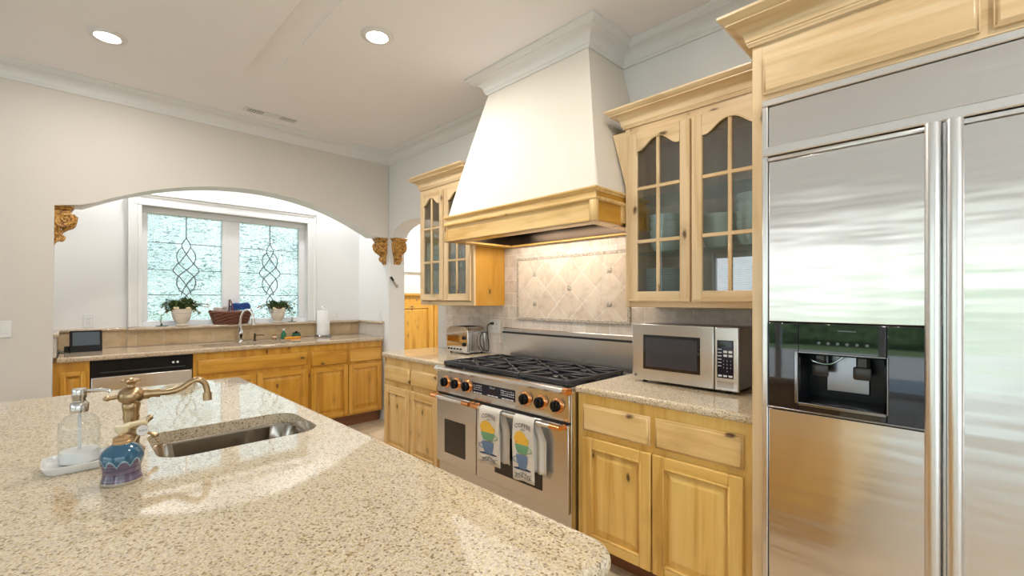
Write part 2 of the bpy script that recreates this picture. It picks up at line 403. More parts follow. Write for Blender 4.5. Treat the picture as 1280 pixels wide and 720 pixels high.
    def build(s, name, mats, parent=None, smooth=35, origin=None, mods=None):
        bm = s.bm
        bmesh.ops.recalc_face_normals(bm, faces=bm.faces[:])
        if parent is not None: off = ORG[parent]
        else:
            if origin is None:
                xs = [v.co for v in bm.verts]
                off = Vector(((min(c.x for c in xs)+max(c.x for c in xs))/2, (min(c.y for c in xs)+max(c.y for c in xs))/2, min(c.z for c in xs)))
            else: off = Vector(origin)
        bm.transform(Matrix.Translation(-off))
        if smooth:
            for f in bm.faces: f.smooth = True
            if not any(q in name for q in ('crown', 'trim', 'moulding', 'cooktop', 'handle', 'cloth')):
                for f in bm.faces:
                    if f.calc_area() > 0.006: f.smooth = False
            if name == 'countertop':
                for f in bm.faces:
                    if abs(f.normal.z) > 0.99: f.smooth = False
            for e in bm.edges:
                if len(e.link_faces) == 2 and e.calc_face_angle(0) > math.radians(smooth): e.smooth = False
        me = bpy.data.meshes.new(name); bm.to_mesh(me); bm.free()
        for m in (mats if isinstance(mats, (list, tuple)) else [mats]): me.materials.append(m)
        o = bpy.data.objects.new(name, me); COL.objects.link(o)
        if parent is not None: o.parent = parent; ORG[o] = off.copy()
        else: o.location = off; ORG[o] = off.copy()
        return o
def thing(name, loc, label, cat, group=None):
    o = bpy.data.objects.new(name, None); o.empty_display_size = 0.05; COL.objects.link(o); o.location = loc
    o['label'] = label; o['category'] = cat
    if group: o['group'] = group
    ORG[o] = Vector(loc); return o
def tag(o, label, cat, group=None):
    o['label'] = label; o['category'] = cat
    if group: o['group'] = group
    return o
def struct(o): o['kind'] = 'structure'; return o
def copy_tree(o, parent=None):
    c = o.copy(); COL.objects.link(c)
    if parent: c.parent = parent
    for ch in list(o.children): copy_tree(ch, c)
    return c
def spline(pts, n=8):
    pts = [Vector(p) for p in pts]; out = []
    for i in range(len(pts)-1):
        p0, p1, p2, p3 = pts[max(i-1, 0)], pts[i], pts[i+1], pts[min(i+2, len(pts)-1)]
        for k in range(n):
            t = k/n
            out.append(0.5*((2*p1)+(p2-p0)*t+(2*p0-5*p1+4*p2-p3)*t*t+(3*p1-p0-3*p2+p3)*t**3))
    out.append(pts[-1]); return out
class Face:
    """a vertical working plane: 'x' faces -x at x=pos, 'y' faces -y at y=pos; u runs along it, d comes out of it"""
    def __init__(s, k, pos): s.k, s.pos = k, pos; s.h = 'y' if k == 'x' else 'x'
    def p(s, u, d, z): return (s.pos-d, u, z) if s.k == 'x' else (u, s.pos-d, z)
    def box(s, mb, u0, u1, d0, d1, z0, z1, bev=0.0, mi=None, seg=1):
        a, b = s.p(u0, d0, z0), s.p(u1, d1, z1); mb.box(a[0], b[0], a[1], b[1], a[2], b[2], bev, mi, seg)
    def frustum(s, mb, u0, u1, z0, z1, d0, d1, inset, mi=None):
        i = inset
        mb.hexa([s.p(u0, d0, z0), s.p(u1, d0, z0), s.p(u1, d0, z1), s.p(u0, d0, z1)],
                [s.p(u0+i, d1, z0+i), s.p(u1-i, d1, z0+i), s.p(u1-i, d1, z1-i), s.p(u0+i, d1, z1-i)], mi)
    def prism(s, mb, poly, d0, d1, mi=None):
        mb.hexa([s.p(u, d0, z) for u, z in poly], [s.p(u, d1, z) for u, z in poly], mi)
    def cyl(s, mb, u, z, r, d0, d1, seg=24, mi=None, prof=None):
        prof = prof or [(r, d0), (r, d1)]
        c = s.p(u, 0, z); ax = s.k
        mb.lathe([(rr, -dd) for rr, dd in prof], c, seg, ax, mi)

def crown_prof(p, h, z0):
    """stepped cove crown, p projection, h height, z0 bottom"""
    q = [(0.0, 0.0), (0.10, 0.0), (0.12, 0.06), (0.16, 0.10), (0.16, 0.14), (0.20, 0.17)]
    for k in range(1, 8):
        t = k/8; q.append((0.20+0.50*(1-math.cos(t*PI/2)), 0.17+0.50*math.sin(t*PI/2)))
    q += [(0.72, 0.69), (0.76, 0.70), (0.76, 0.75), (0.86, 0.80), (0.96, 0.88), (1.0, 0.92), (1.0, 1.0), (0.0, 1.0)]
    return [(o*p, z0+z*h) for o, z in q]

# ------------------------------------------------------------------ the room
WX = 2.64; WY = 4.68; NY = 5.43; CZ = 3.06; SP = 2.11
struct(MB().box(-4.8, 5.4, -2.8, 7.0, -0.12, 0).build('floor', FLOORM, origin=(0, 0, 0)))
struct(MB().box(-4.8, 5.4, -2.8, 7.0, CZ, CZ+0.15).build('ceiling', CEIL))
struct(MB().box(-1.9, 0.90, 0.2, 3.62, CZ-0.032, CZ-0.001, 0.003).build('trim_1', CEIL))
struct(MB().box(1.083, 1.095, 0.2, 3.45, CZ-0.006, CZ-0.0005).build('trim_2', CEIL))
poly = [(-4.6, 0), (-0.07, 0), (-0.07, SP), (0.09, SP)]
R_ = (1.18**2+0.32**2)/(2*0.32); A_ = math.asin(1.18/R_)
for k in range(1, 28):
    a = -A_+2*A_*k/28; poly.append((1.27+R_*math.sin(a), SP+0.32-R_+R_*math.cos(a)))
poly += [(2.45, SP), (WX, SP), (WX, CZ), (-4.6, CZ)]
wb = struct(MB().prism(poly, 'y', WY, WY+0.2, bev=0.012).build('wall_back', [WALL, TRIM]))
for p_ in wb.data.polygons:
    if abs(p_.normal.y) < 0.9: p_.material_index = 1  # soffit and jambs whiter: light from the nook window put into their colour
poly = [(-2.6, 0), (3.72, 0), (3.72, SP), (3.78, SP)]
for k in range(1, 20):
    a = PI-PI*k/20; poly.append((4.20+0.42*math.cos(a), SP+0.16*math.sin(a)))
poly += [(4.62, SP), (WY, SP), (WY, 0), (5.6, 0), (5.6, CZ), (-2.6, CZ)]
struct(MB().prism(poly, 'x', WX, WX+0.2).build('wall_right', NOOKW))
mb = MB(); wx0, wx1, wz0, wz1 = 0.505, 2.0, 1.155, 2.29
mb.box(0.40, wx0, NY, NY+0.16, 0, CZ).box(wx1, WX, NY, NY+0.16, 0, CZ).box(wx0, wx1, NY, NY+0.16, 0, wz0-0.0).box(wx0, wx1, NY, NY+0.16, wz1, CZ)
mb.box(-0.27, 0.40, NY+0.035, NY+0.16, 0, CZ)
struct(mb.build('wall_nook', NOOKW))
struct(MB().box(-0.27, -0.07, WY+0.2, NY+0.16, 0, CZ).build('wall_nook_left', NOOKW))
# living side: glazed opening left, unseen one added behind for fill light
mb = MB(); mb.box(-4.8, -4.6, -2.8, -1.8, 0, CZ).box(-4.8, -4.6, 3.6, WY, 0, CZ).box(-4.8, -4.6, -1.8, 3.6, 2.30, CZ)
struct(mb.build('wall_left', WALL))
mb = MB(); mb.box(-4.6, -3.6, -2.8, -2.6, 0, CZ).box(0.8, 5.4, -2.8, -2.6, 0, CZ).box(-3.6, 0.8, -2.8, -2.6, 2.42, CZ)
struct(mb.build('wall_rear', WALL))
def frames(name, k, pos, u0, u1, n, top=2.42):
    mb = MB(); f = Face(k, pos); w = (u1-u0)/n
    for i in range(n+1): f.box(mb, u0+i*w-0.04, u0+i*w+0.04, -0.04, 0.04, 0, top)
    f.box(mb, u0, u1, -0.04, 0.04, top-0.08, top); f.box(mb, u0, u1, -0.04, 0.04, 0, 0.08)
    return struct(mb.build(name, SASH))
frames('door_1', 'x', -4.70, -1.8, 3.6, 4, 2.30); frames('door_fill_rear', 'y', -2.70, -3.6, 0.8, 3)  # the rear frame fills the unseen opening added for fill light
# hall beyond the small arch
struct(MB().box(2.84, 5.4, 6.6, 6.8, 0, CZ).build('wall_hall', NOOKW))
struct(MB().box(5.2, 5.4, 3.2, 6.6, 0, CZ).build('wall_hall_right', NOOKW))
struct(MB().box(2.84, 5.2, 3.2, 3.34, 0, CZ).build('wall_hall_near', NOOKW))
# crown mouldings
cp = crown_prof(0.105, 0.12, CZ-0.12)
struct(MB().sweep(cp, [(WX, 2.54), (WX, WY), (-4.6, WY)]).build('trim_3', TRIM))
struct(MB().sweep(cp, [(WX, -2.6), (WX, 1.62)]).build('trim_4', TRIM))
struct(MB().box(-4.6, -0.075, WY-0.016, WY-0.001, 0.001, 0.13, 0.004).build('baseboard_back', TRIM))
struct(MB().box(WX-0.015, WX-0.001, 3.68, 3.719, 0.001, 0.12, 0.004).build('baseboard_right', TRIM))
struct(MB().box(WX+0.001, WX+0.199, WY-0.014, WY-0.001, 0.001, 0.12, 0.004).build('baseboard_jamb', TRIM))

# twin window of the nook with leaded, textured panes
wy = NY+0.085
mb = MB()
for a, b, c, d in ((wx0, wx1, wz1-0.055, wz1), (wx0, wx1, wz0, wz0+0.05), (wx0, wx0+0.05, wz0+0.05, wz1-0.055), (wx1-0.065, wx1, wz0+0.05, wz1-0.055), (1.165, 1.325, wz0+0.05, wz1-0.055)):
    mb.box(a, b, wy-0.03, wy+0.05, c, d, 0.006)
win = struct(mb.build('window_1', SASH))
mb = MB()
cs = 0.10
for q0, q1, dd in ((0.0, cs, 0.018), (0.0, 0.03, 0.03), (cs-0.022, cs, 0.026)):
    mb.box(wx0-q1, wx0-q0, NY-dd, NY, wz0, wz1+q0, 0.004).box(wx1+q0, wx1+q1, NY-dd, NY, wz0, wz1+q0, 0.004)
    mb.box(wx0-q1, wx1+q1, NY-dd, NY, wz1+q0, wz1+q1, 0.004)
mb.box(wx0-cs-0.012, wx1+cs+0.012, NY-0.035, NY, wz1+cs, wz1+cs+0.018, 0.005)
mb.build('window_casing', TRIM, win)
for p0, p1 in ((wx0+0.05, 1.165), (1.325, wx1-0.065)):
    z0, z1 = wz0+0.05, wz1-0.055
    MB().box(p0, p1, wy+0.008, wy+0.012, z0, z1).build('pane', OBSC, win)
    xc = (p0+p1)/2; k = (p1-p0)/305.0; kz = (z1-z0)/438.0
    def q(dx, zy): return (xc+dx*k, wy-0.0, z1-(zy-152)*kz)
    mb = MB(); r = 0.0046
    mb.tube([q(0, 152), q(0, 243)], r, 6)
    for zz, dx in ((268, 18), (380, 53), (484, 30)):
        for s in (-1, 1): mb.tube([q(s*dx, zz), q(s*152, zz)], r*0.8, 6)
    for s in (-1, 1):
        mb.tube(spline([q(0, 243), q(s*11, 258), q(s*18, 275), q(s*11, 293), q(0, 310), q(-s*22, 340), q(-s*53, 380), q(-s*24, 412), q(0, 442), q(s*14, 466), q(s*20, 484)], 6), r, 6)
        mb.tube(spline([q(s*17, 283), q(s*32, 298), q(s*39, 325), q(s*28, 354), q(0, 378), q(-s*29, 403), q(-s*39, 432), q(-s*28, 462), q(0, 486), q(s*16, 515), q(0, 560)], 6), r, 6)
    mb.build('lead_came', plain('lead', (0.05, 0.055, 0.06), 0.4), win)
# stone-capped low splash and the window ledge of the nook
mb = MB(); mb.box(0.401, WX-0.022, NY-0.022, NY-0.001, 0.976, 1.125); mb.box(-0.048, 0.40, NY+0.012, NY+0.034, 0.976, 1.125)
struct(mb.build('trim_5', TRAVN))
mb = MB(); mb.box(WX-0.02, WX-0.001, 4.79, NY-0.001, 0.976, 1.125).box(-0.069, -0.05, 4.79, NY+0.034, 0.976, 1.125)
struct(mb.build('trim_6', plain('stone_side_splash', (0.66, 0.60, 0.53), 0.35, ns=18, var=0.72)))
mb = MB()
mb.box(0.401, WX-0.04, NY-0.085, NY-0.002, 1.1255, 1.1535, 0.011, seg=2).box(wx0+0.001, wx1-0.001, NY-0.004, wy-0.031, 1.1255, 1.1535)
mb.box(-0.048, 0.40, NY-0.012, NY+0.034, 1.1255, 1.1535, 0.01, seg=2).box(WX-0.038, WX-0.001, 4.78, NY-0.002, 1.1255, 1.1535, 0.009, seg=2).box(-0.069, -0.035, 4.78, NY+0.034, 1.1255, 1.1535, 0.009, seg=2)
struct(mb.build('trim_7', GRAN2))

# tiled splash behind the range counters
struct(MB().box(WX-0.012, WX-0.001, 0.61, 3.58, 0.946, 1.86).build('wall_tile', TRAV, origin=(0, 0, 0.946)))
mb = MB(); ty0, ty1, tz0, tz1 = 1.555, 2.60, 1.245, 1.745
mb.box(WX-0.018, WX-0.0125, ty0+0.024, ty1-0.024, tz0+0.024, tz1-0.024, mi=0)
b_ = 0.024
for a in ((ty0, ty1, tz0, tz0+b_), (ty0, ty1, tz1-b_, tz1), (ty0, ty0+b_, tz0+b_, tz1-b_), (ty1-b_, ty1, tz0+b_, tz1-b_)):
    mb.box(WX-0.021, WX-0.0125, *a, 0.003, mi=1)
for yy, zz in ((2.40, 1.610), (2.40, 1.382), (2.058, 1.496), (1.716, 1.610), (1.716, 1.382)):
    mb.box(WX-0.0205, WX-0.0125, yy-0.019, yy+0.019, zz-0.019, zz+0.019, 0.002, mi=1)
tp = mb.build('tile_panel', [TRAVD, MOSAIC], origin=(WX, 2.40, 1.610))
tag(tp, 'framed travertine diamond tile panel on the wall behind the range', 'tile panel')

# ------------------------------------------------------------------ cabinet parts
def slab_front(f, u0, u1, z0, z1, d, name, tone, parent, ax=None):
    mb = MB(); f.box(mb, u0, u1, d, d+0.014, z0, z1, 0.003); f.frustum(mb, u0+0.004, u1-0.004, z0+0.004, z1-0.004, d+0.014, d+0.021, 0.011)
    return mb.build(name, wood(tone, ax or f.h), parent, 20)
def panel_door(f, u0, u1, z0, z1, d, name, tone, parent, w=0.06):
    mb = MB(); t = 0.021
    f.box(mb, u0, u0+w, d, d+t, z0, z1, 0.004, 0); f.box(mb, u1-w, u1, d, d+t, z0, z1, 0.004, 0)
    f.box(mb, u0+w, u1-w, d, d+t, z0, z0+w, 0.004, 1); f.box(mb, u0+w, u1-w, d, d+t, z1-w, z1, 0.004, 1)
    f.box(mb, u0+w, u1-w, d, d+0.006, z0+w, z1-w, 0, 0)
    f.frustum(mb, u0+w+0.008, u1-w-0.008, z0+w+0.008, z1-w-0.008, d+0.006, d+0.018, 0.032, 0)
    i = w-0.010   # moulded lip round the frame's inner edge
    for a in ((u0+i, u0+w, z0+i, z1-i), (u1-w, u1-i, z0+i, z1-i), (u0+w, u1-w, z0+i, z0+w), (u0+w, u1-w, z1-w, z1-i)):
        f.box(mb, a[0], a[1], d+t-0.002, d+t+0.002, a[2], a[3], 0.002, 0)
    return mb.build(name, [wood(tone, 'z'), wood(tone, f.h)], parent, 20)
def cathedral(u0, u1, zlow, rise, n=24):
    c = (u0+u1)/2; h = (u1-u0)/2; out = []
    for k in range(n+1):
        u = u0+(u1-u0)*k/n; t = abs(u-c)/h
        if t > 0.9: y = 0
        else: y = (0.5+0.5*math.cos(PI*(t/0.9)**1.25))
        out.append((u, zlow+rise*y))
    return out
def glass_door(f, u0, u1, z0, z1, d, tone, parent, ztops, rise=0.058, w=0.054, low=0.036, rows=(1.735, 2.03)):
    """glazed door with an ogee head, one upright and two cross bars"""
    mb = MB(); t = 0.021
    o0, o1, oz0, zl = u0+w, u1-w, z0+0.058, ztops
    f.box(mb, u0, o0, d, d+t, z0, z1, 0.004, 0); f.box(mb, o1, u1, d, d+t, z0, z1, 0.004, 0)
    f.box(mb, o0, o1, d, d+t, z0, oz0, 0.004, 1)
    arc = cathedral(o0, o1, zl, rise)
    for (a, za), (b, zb) in zip(arc, arc[1:]):
        f.prism(mb, [(a, za), (b, zb), (b, z1), (a, z1)], d, d+t, 1)
    m = (o0+o1)/2; bw = 0.0095
    f.box(mb, m-bw, m+bw, d+0.004, d+0.018, oz0, zl+rise, 0.003, 0)
    for zz in rows: f.box(mb, o0, o1, d+0.004, d+0.0185, zz-bw, zz+bw, 0.003, 1)
    mb.tube([f.p(u, d+t, z-0.003) for u, z in arc], 0.004, 6, mi=1)
    f.box(mb, u0+0.006, u1-0.006, d+t-0.001, d+t+0.003, z0+0.006, z0+0.014, 0.001, 1)
    dr = mb.build('door', [wood(tone, 'z'), wood(tone, f.h)], parent, 25)
    g = MB(); f.box(g, o0-0.004, o1+0.004, d+0.006, d+0.009, oz0-0.004, zl+rise)
    g.build('pane', CABGLASS, dr)
    return dr
def base_box(f, u0, u1, depth, z0, z1, tone, parent, toe=0.07, name='carcass'):
    mb = MB(); f.box(mb, u0, u1, -depth, 0, z0, z1, 0, 0)
    mb2 = MB(); f.box(mb2, u0+0.003, u1-0.003, -depth, -toe, 0.001, z0)
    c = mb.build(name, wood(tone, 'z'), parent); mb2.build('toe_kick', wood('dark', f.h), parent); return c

FX = Face('x', 2.01)
# base cabinet right of the range
bc = thing('base_cabinet', (2.3, 1.06, 0), 'pine base cabinet under the microwave, between range and fridge', 'cabinet')
base_box(FX, 0.606, 1.513, 0.625, 0.10, 0.904, 'honey', bc)
for a, b in ((0.659, 1.054), (1.080, 1.475)): slab_front(FX, a, b, 0.706, 0.850, 0.0005, 'drawer', 'mid', bc)
for a, b in ((0.659, 1.065), (1.074, 1.475)): panel_door(FX, a, b, 0.108, 0.676, 0.0005, 'door', 'honey', bc)
# base cabinet left of the range
bl = thing('base_cabinet', (2.3, 3.19, 0), 'pine base cabinet under the toaster, left of the range', 'cabinet')
base_box(FX, 2.748, 3.64, 0.625, 0.10, 0.904, 'mid', bl)
for a, b in ((2.815, 3.192), (3.216, 3.610)): slab_front(FX, a, b, 0.708, 0.842, 0.0005, 'drawer', 'mid', bl)
for a, b in ((2.815, 3.198), (3.212, 3.612)): panel_door(FX, a, b, 0.108, 0.666, 0.0005, 'door', 'mid', bl)

def countertop(name, outline, z0, z1, mat, hole=None, bev=0.014):
    """stone slab from an xy outline, optional hole, with an eased nose"""
    bm = bmesh.new()
    def loop(pts):
        vs = [bm.verts.new((x, y, z1)) for x, y in pts]
        return [bm.edges.new((vs[i], vs[(i+1) % len(vs)])) for i in range(len(vs))]
    es = loop(outline)
    if hole: es += loop(hole)
    if hole: bmesh.ops.triangle_fill(bm, use_beauty=True, use_dissolve=False, edges=es)
    else: bm.faces.new([v for v in bm.verts])
    bmesh.ops.recalc_face_normals(bm, faces=bm.faces[:])
    for f in bm.faces:
        if f.normal.z < 0: f.normal_flip()
    r = bmesh.ops.extrude_face_region(bm, geom=bm.faces[:])
    nv = [v for v in r['geom'] if isinstance(v, bmesh.types.BMVert)]
    bmesh.ops.translate(bm, verts=nv, vec=(0, 0, z0-z1))
    bmesh.ops.recalc_face_normals(bm, faces=bm.faces[:])
    m = MB(); m.bm.free(); m.bm = bm
    es = [e for e in bm.edges if len(e.link_faces) == 2 and e.calc_face_angle(0) > 1.2 and abs(e.verts[0].co.z-e.verts[1].co.z) < 1e-6]
    def onhole(e):
        return hole and all(min(hx for hx, _ in hole)-1e-4 <= v.co.x <= max(hx for hx, _ in hole)+1e-4 and min(hy for _, hy in hole)-1e-4 <= v.co.y <= max(hy for _, hy in hole)+1e-4 for v in e.verts)
    e1 = [e for e in es if not onhole(e)]
    bmesh.ops.bevel(bm, geom=e1, offset=bev, segments=4, affect='EDGES', profile=0.5)
    return m.build(name, mat, None, 50)
def rrect(x0, x1, y0, y1, r, n=8):
    rs = r if isinstance(r, (list, tuple)) else (r, r, r, r)
    out = []
    for (cx, cy, a0, rr) in ((x1, y1, 0, rs[0]), (x0, y1, PI/2, rs[1]), (x0, y0, PI, rs[2]), (x1, y0, 1.5*PI, rs[3])):
        sx_ = -1 if cx == x1 else 1; sy_ = -1 if cy == y1 else 1
        for k in range(n+1):
            a = a0+PI/2*k/n; out.append((cx+sx_*rr+rr*math.cos(a), cy+sy_*rr+rr*math.sin(a)))
    return out
ct = countertop('countertop', [(1.982, 0.608), (WX-0.0135, 0.608), (WX-0.0135, 1.514), (1.982, 1.514)], 0.9045, 0.945, GRAN)
tag(ct, 'speckled granite countertop under the microwave', 'countertop')
ct = countertop('countertop', [(WX-0.0135, 2.746), (WX-0.0135, 3.678)]+[(2.032-0.05*math.sin(k*PI/16), 3.628+0.05*math.cos(k*PI/16)) for k in range(9)]+[(1.982, 2.746)], 0.9045, 0.945, GRAN)
tag(ct, 'speckled granite countertop under the toaster, left of the range', 'countertop')

# ------------------------------------------------------------------ glazed wall cabinets
FU = Face('x', 2.29)
def wall_cabinet(y0, y1, z0, z1, label, doors, crown_path, tone, cz):
    t = thing('wall_cabinet', (2.46, (y0+y1)/2, z0), label, 'cabinet')
    mb = MB(); th = 0.018; xb = WX-0.0135
    mb.box(2.312, xb, y0, y0+th, z0, z1, 0, 0).box(2.312, xb, y1-th, y1, z0, z1, 0, 0)
    mb.box(2.312, xb, y0+th, y1-th, z0+0.012, z0+0.03, 0, 0).box(2.312, xb, y0+th, y1-th, z1-th, z1, 0, 0)
    mb.build('carcass', [wood('amber' if tone == 'pale' else tone, 'z')], t)  # amber sides: warm hood lamp light put into the wood colour
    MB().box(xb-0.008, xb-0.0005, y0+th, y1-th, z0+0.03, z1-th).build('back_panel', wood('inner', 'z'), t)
    mb = MB(); w = 0.03
    mb.box(2.29, 2.312, y0, y0+w, z0, z1, 0.002, 0).box(2.29, 2.312, y1-w, y1, z0, z1, 0.002, 0)
    mb.box(2.29, 2.312, y0+w, y1-w, z0, z0+0.035, 0.002, 1).box(2.29, 2.312, y0+w, y1-w, z1-0.055, z1, 0.002, 1)
    ym = sum(doors[0][1:2]+doors[1][0:1])/2
    mb.box(2.29, 2.312, ym-0.016, ym+0.016, z0+0.035, z1-0.055, 0.002, 0)
    mb.build('face_frame', [wood(tone, 'z'), wood(tone, 'y')], t)
    for zz in (1.672, 1.985): MB().box(2.325, xb-0.012, y0+th+0.001, y1-th-0.001, zz, zz+0.008).build('glass_shelf', SHELFG, t)
    for a, b in doors: glass_door(FU, a, b, 1.40, 2.345, 0.0005, tone, t, 2.243)
    MB().sweep(crown_prof(0.09, cz-z1, z1), crown_path).build('crown_moulding', wood(tone, 'y'), t, 25)
    return t
ur = wall_cabinet(0.606, 1.39, 1.372, 2.388, 'pine wall cabinet holding dishes behind arched glass doors, right of the hood', [(0.625, 0.997), (1.006, 1.360)],
                  [(2.29, 0.692), (2.29, 1.39), (WX-0.002, 1.39)], 'pale', 2.49)
ul = wall_cabinet(2.748, 3.494, 1.362, 2.388, 'pine wall cabinet holding glasses, left of the hood above the toaster', [(2.772, 3.118), (3.134, 3.475)],
                  [(2.29, 2.80), (2.29, 3.494), (WX-0.002, 3.494)], 'pale', 2.50)
def hy(z): return 1.40+(z-2.02)*(0.222/0.923)
mb = MB(); mb.prism([(1.391, 2.05), (hy(2.38)-0.006, 2.38), (1.391, 2.38)], 'x', 2.30, 2.318); mb.build('filler_strip', wood('pale', 'z'), ur)

# dishes
def bowl_mesh(r, h):
    mb = MB(); p = [(0.0, 0.004), (r*0.45, 0.004), (r*0.5, 0.0), (r*0.55, 0.004), (r*0.80, h*0.30), (r*0.94, h*0.66), (r, h), (r-0.004, h), (r*0.90, h*0.66), (r*0.72, h*0.30), (r*0.4, 0.010), (0.0, 0.009)]
    return mb.lathe(p, (0, 0, 0), 28)
def plate_mesh(r):
    mb = MB(); p = [(0.0, 0.002), (r*0.58, 0.0), (r*0.64, 0.003), (r, 0.015), (r, 0.018), (r*0.66, 0.008), (r*0.58, 0.006), (0.0, 0.006)]
    return mb.lathe(p, (0, 0, 0), 32)
def stack(mk, n, dz, x, y, z, name, mat, label, cat, grp):
    o = mk.build(name, mat, None, 40, origin=(0, 0, 0))
    for k in range(n):
        c = o if k == 0 else o.copy()
        if k: COL.objects.link(c)
        c.location = (x, y, z+k*dz); c['label'] = label; c['category'] = cat; c['group'] = grp
ZB, ZS = 1.4025, 1.6805
stack(bowl_mesh(0.092, 0.085), 4, 0.044, 2.47, 1.235, ZS, 'bowl', TEALB, 'pale bowl in the shelf stack behind the left door of the dish cabinet', 'bowl', 'bowls behind the left glass door')
stack(bowl_mesh(0.078, 0.075), 4, 0.036, 2.46, 0.935, ZS, 'bowl', TEALB, 'pale bowl in the left shelf stack behind the right door of the dish cabinet', 'bowl', 'bowls behind the right glass door, left stack')
stack(bowl_mesh(0.078, 0.085), 5, 0.045, 2.46, 0.765, ZS, 'bowl', TEALB, 'pale bowl in the tall stack next to the fridge side of the dish cabinet', 'bowl', 'bowls behind the right glass door, right stack')
stack(plate_mesh(0.125), 17, 0.0105, 2.475, 1.225, ZB, 'plate', TEAL, 'plate in the bottom stack behind the left door of the dish cabinet', 'plate', 'plates behind the left glass door')
stack(plate_mesh(0.125), 17, 0.0105, 2.475, 0.80, ZB, 'plate', TEAL, 'plate in the bottom stack behind the right door of the dish cabinet', 'plate', 'plates behind the right glass door')
g0 = MB().lathe([(0.0, 0.0), (0.026, 0.0), (0.030, 0.004), (0.037, 0.14), (0.0355, 0.14), (0.029, 0.010), (0.0, 0.008)], (0, 0, 0), 20).build('drinking_glass', BOTGLASS, None, 40, origin=(0, 0, 0))
first = True
for zz, rows in ((1.3925, 'bottom'), (1.6805, 'middle')):
    for yy in (2.83, 2.925, 3.02, 3.22, 3.32, 3.42):
        for xx in (2.42, 2.53):
            c = g0 if first else g0.copy()
            if not first: COL.objects.link(c)
            first = False
            c.location = (xx, yy, zz); c['label'] = 'clear tumbler standing on the %s shelf of the glass-fronted cabinet above the toaster' % rows; c['category'] = 'glass'; c['group'] = 'tumblers on the %s shelf' % rows

# ------------------------------------------------------------------ range hood
hd = thing('range_hood', (2.32, 2.065, 1.83), 'cream plaster range hood with a pine mantel band above the range', 'range hood')
hx0, hy0, hy1, hz0, hz1 = 2.0, 1.393, 2.744, 1.836, 2.022
XB = WX-0.002
mb = MB()
def hring(x, a, b, z): return [(x, a, z), (XB, a, z), (XB, b, z), (x, b, z)]
rings = []
for z in (2.012, 2.3, 2.6, 2.9, 3.055):
    t = (z-2.02)/0.923
    rings.append([mb.bm.verts.new(p) for p in hring(2.022+0.233*t, 1.402+0.222*t, 2.735-0.198*t, z)])
for a, b in zip(rings, rings[1:]):
    for i in range(4): mb.bm.faces.new((a[i], a[(i+1) % 4], b[(i+1) % 4], b[i]))
mb.bm.faces.new(rings[0]); mb.bm.faces.new(rings[-1])
es = [e for e in mb.bm.edges if abs(e.verts[0].co.z-e.verts[1].co.z) > 0.05 and e.verts[0].co.x < 2.5]
bmesh.ops.bevel(mb.bm, geom=es, offset=0.018, segments=3, affect='EDGES', profile=0.5)
mb.build('plaster_shell', PLAST, hd, 30)
mb = MB()
mb.sweep(crown_prof(0.13, 0.118, CZ-0.119), [(XB, 1.626), (2.258, 1.626), (2.258, 2.535), (XB, 2.535)][::-1]) if False else mb.sweep(crown_prof(0.13, 0.118, CZ-0.119), [(XB, 1.626), (2.258, 1.626), (2.258, 2.535), (XB, 2.535)])
mb.build('crown_moulding', TRIM, hd, 25)
# mantel: boards, framed panels, two mouldings
mb = MB(); t_ = 0.022
mb.box(hx0+0.012, hx0+0.012+t_, hy0+0.012, hy1-0.012, hz0, hz1-0.012, 0, 1)
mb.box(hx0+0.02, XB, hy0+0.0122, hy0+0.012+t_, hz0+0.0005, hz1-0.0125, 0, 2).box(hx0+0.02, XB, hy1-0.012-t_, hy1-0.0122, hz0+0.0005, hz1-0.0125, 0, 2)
mb.box(hx0, hx0+0.03, hy0, hy0+0.045, hz0, hz1-0.055, 0.003, 0).box(hx0, hx0+0.03, hy1-0.03, hy1, hz0, hz1-0.055, 0.003, 0)
mb.box(2.26, XB, hy0, hy0+0.03, hz0, hz1-0.055, 0.003, 0)
mb.box(hx0, hx0+0.03, hy0+0.045, hy1-0.03, hz0, hz0+0.016, 0.003, 1).box(hx0+0.03, XB, hy0, hy0+0.03, hz0, hz0+0.016, 0.003, 2)
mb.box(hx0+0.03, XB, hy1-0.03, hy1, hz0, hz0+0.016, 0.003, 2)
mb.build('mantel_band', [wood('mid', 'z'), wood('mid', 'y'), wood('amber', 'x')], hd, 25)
mb = MB()
pr = [(0, 0), (0.006, 0.002), (0.012, 0.008), (0.012, 0.016), (0.006, 0.022), (0, 0.022)]
mb.sweep([(o+0.0, hz1-0.075+z) for o, z in pr], [(XB, hy0+0.008), (hx0+0.008, hy0+0.008), (hx0+0.008, hy1-0.008), (XB, hy1-0.008)])
pr = [(0, 0), (0.004, 0), (0.008, 0.008), (0.016, 0.014), (0.016, 0.022), (0.010, 0.026), (-0.012, 0.026), (-0.012, 0)]
mb.sweep([(o, hz1-0.024+z) for o, z in pr], [(XB, hy0+0.012), (hx0+0.012, hy0+0.012), (hx0+0.012, hy1-0.012), (XB, hy1-0.012)])
mb.build('mantel_moulding', wood('mid', 'y'), hd, 25)
mb = MB(); iy0, iy1, ix0 = hy0+0.10, hy1-0.10, hx0+0.12
mb.box(hx0+0.034, ix0, hy0+0.034, hy1-0.034, hz0+0.002, hz0+0.016).box(ix0, XB, hy0+0.034, iy0, hz0+0.002, hz0+0.016).box(ix0, XB, iy1, hy1-0.034, hz0+0.002, hz0+0.016).box(2.60, XB, iy0, iy1, hz0+0.002, hz0+0.016)
mb.build('soffit_board', wood('honey', 'y'), hd)
mb = MB()
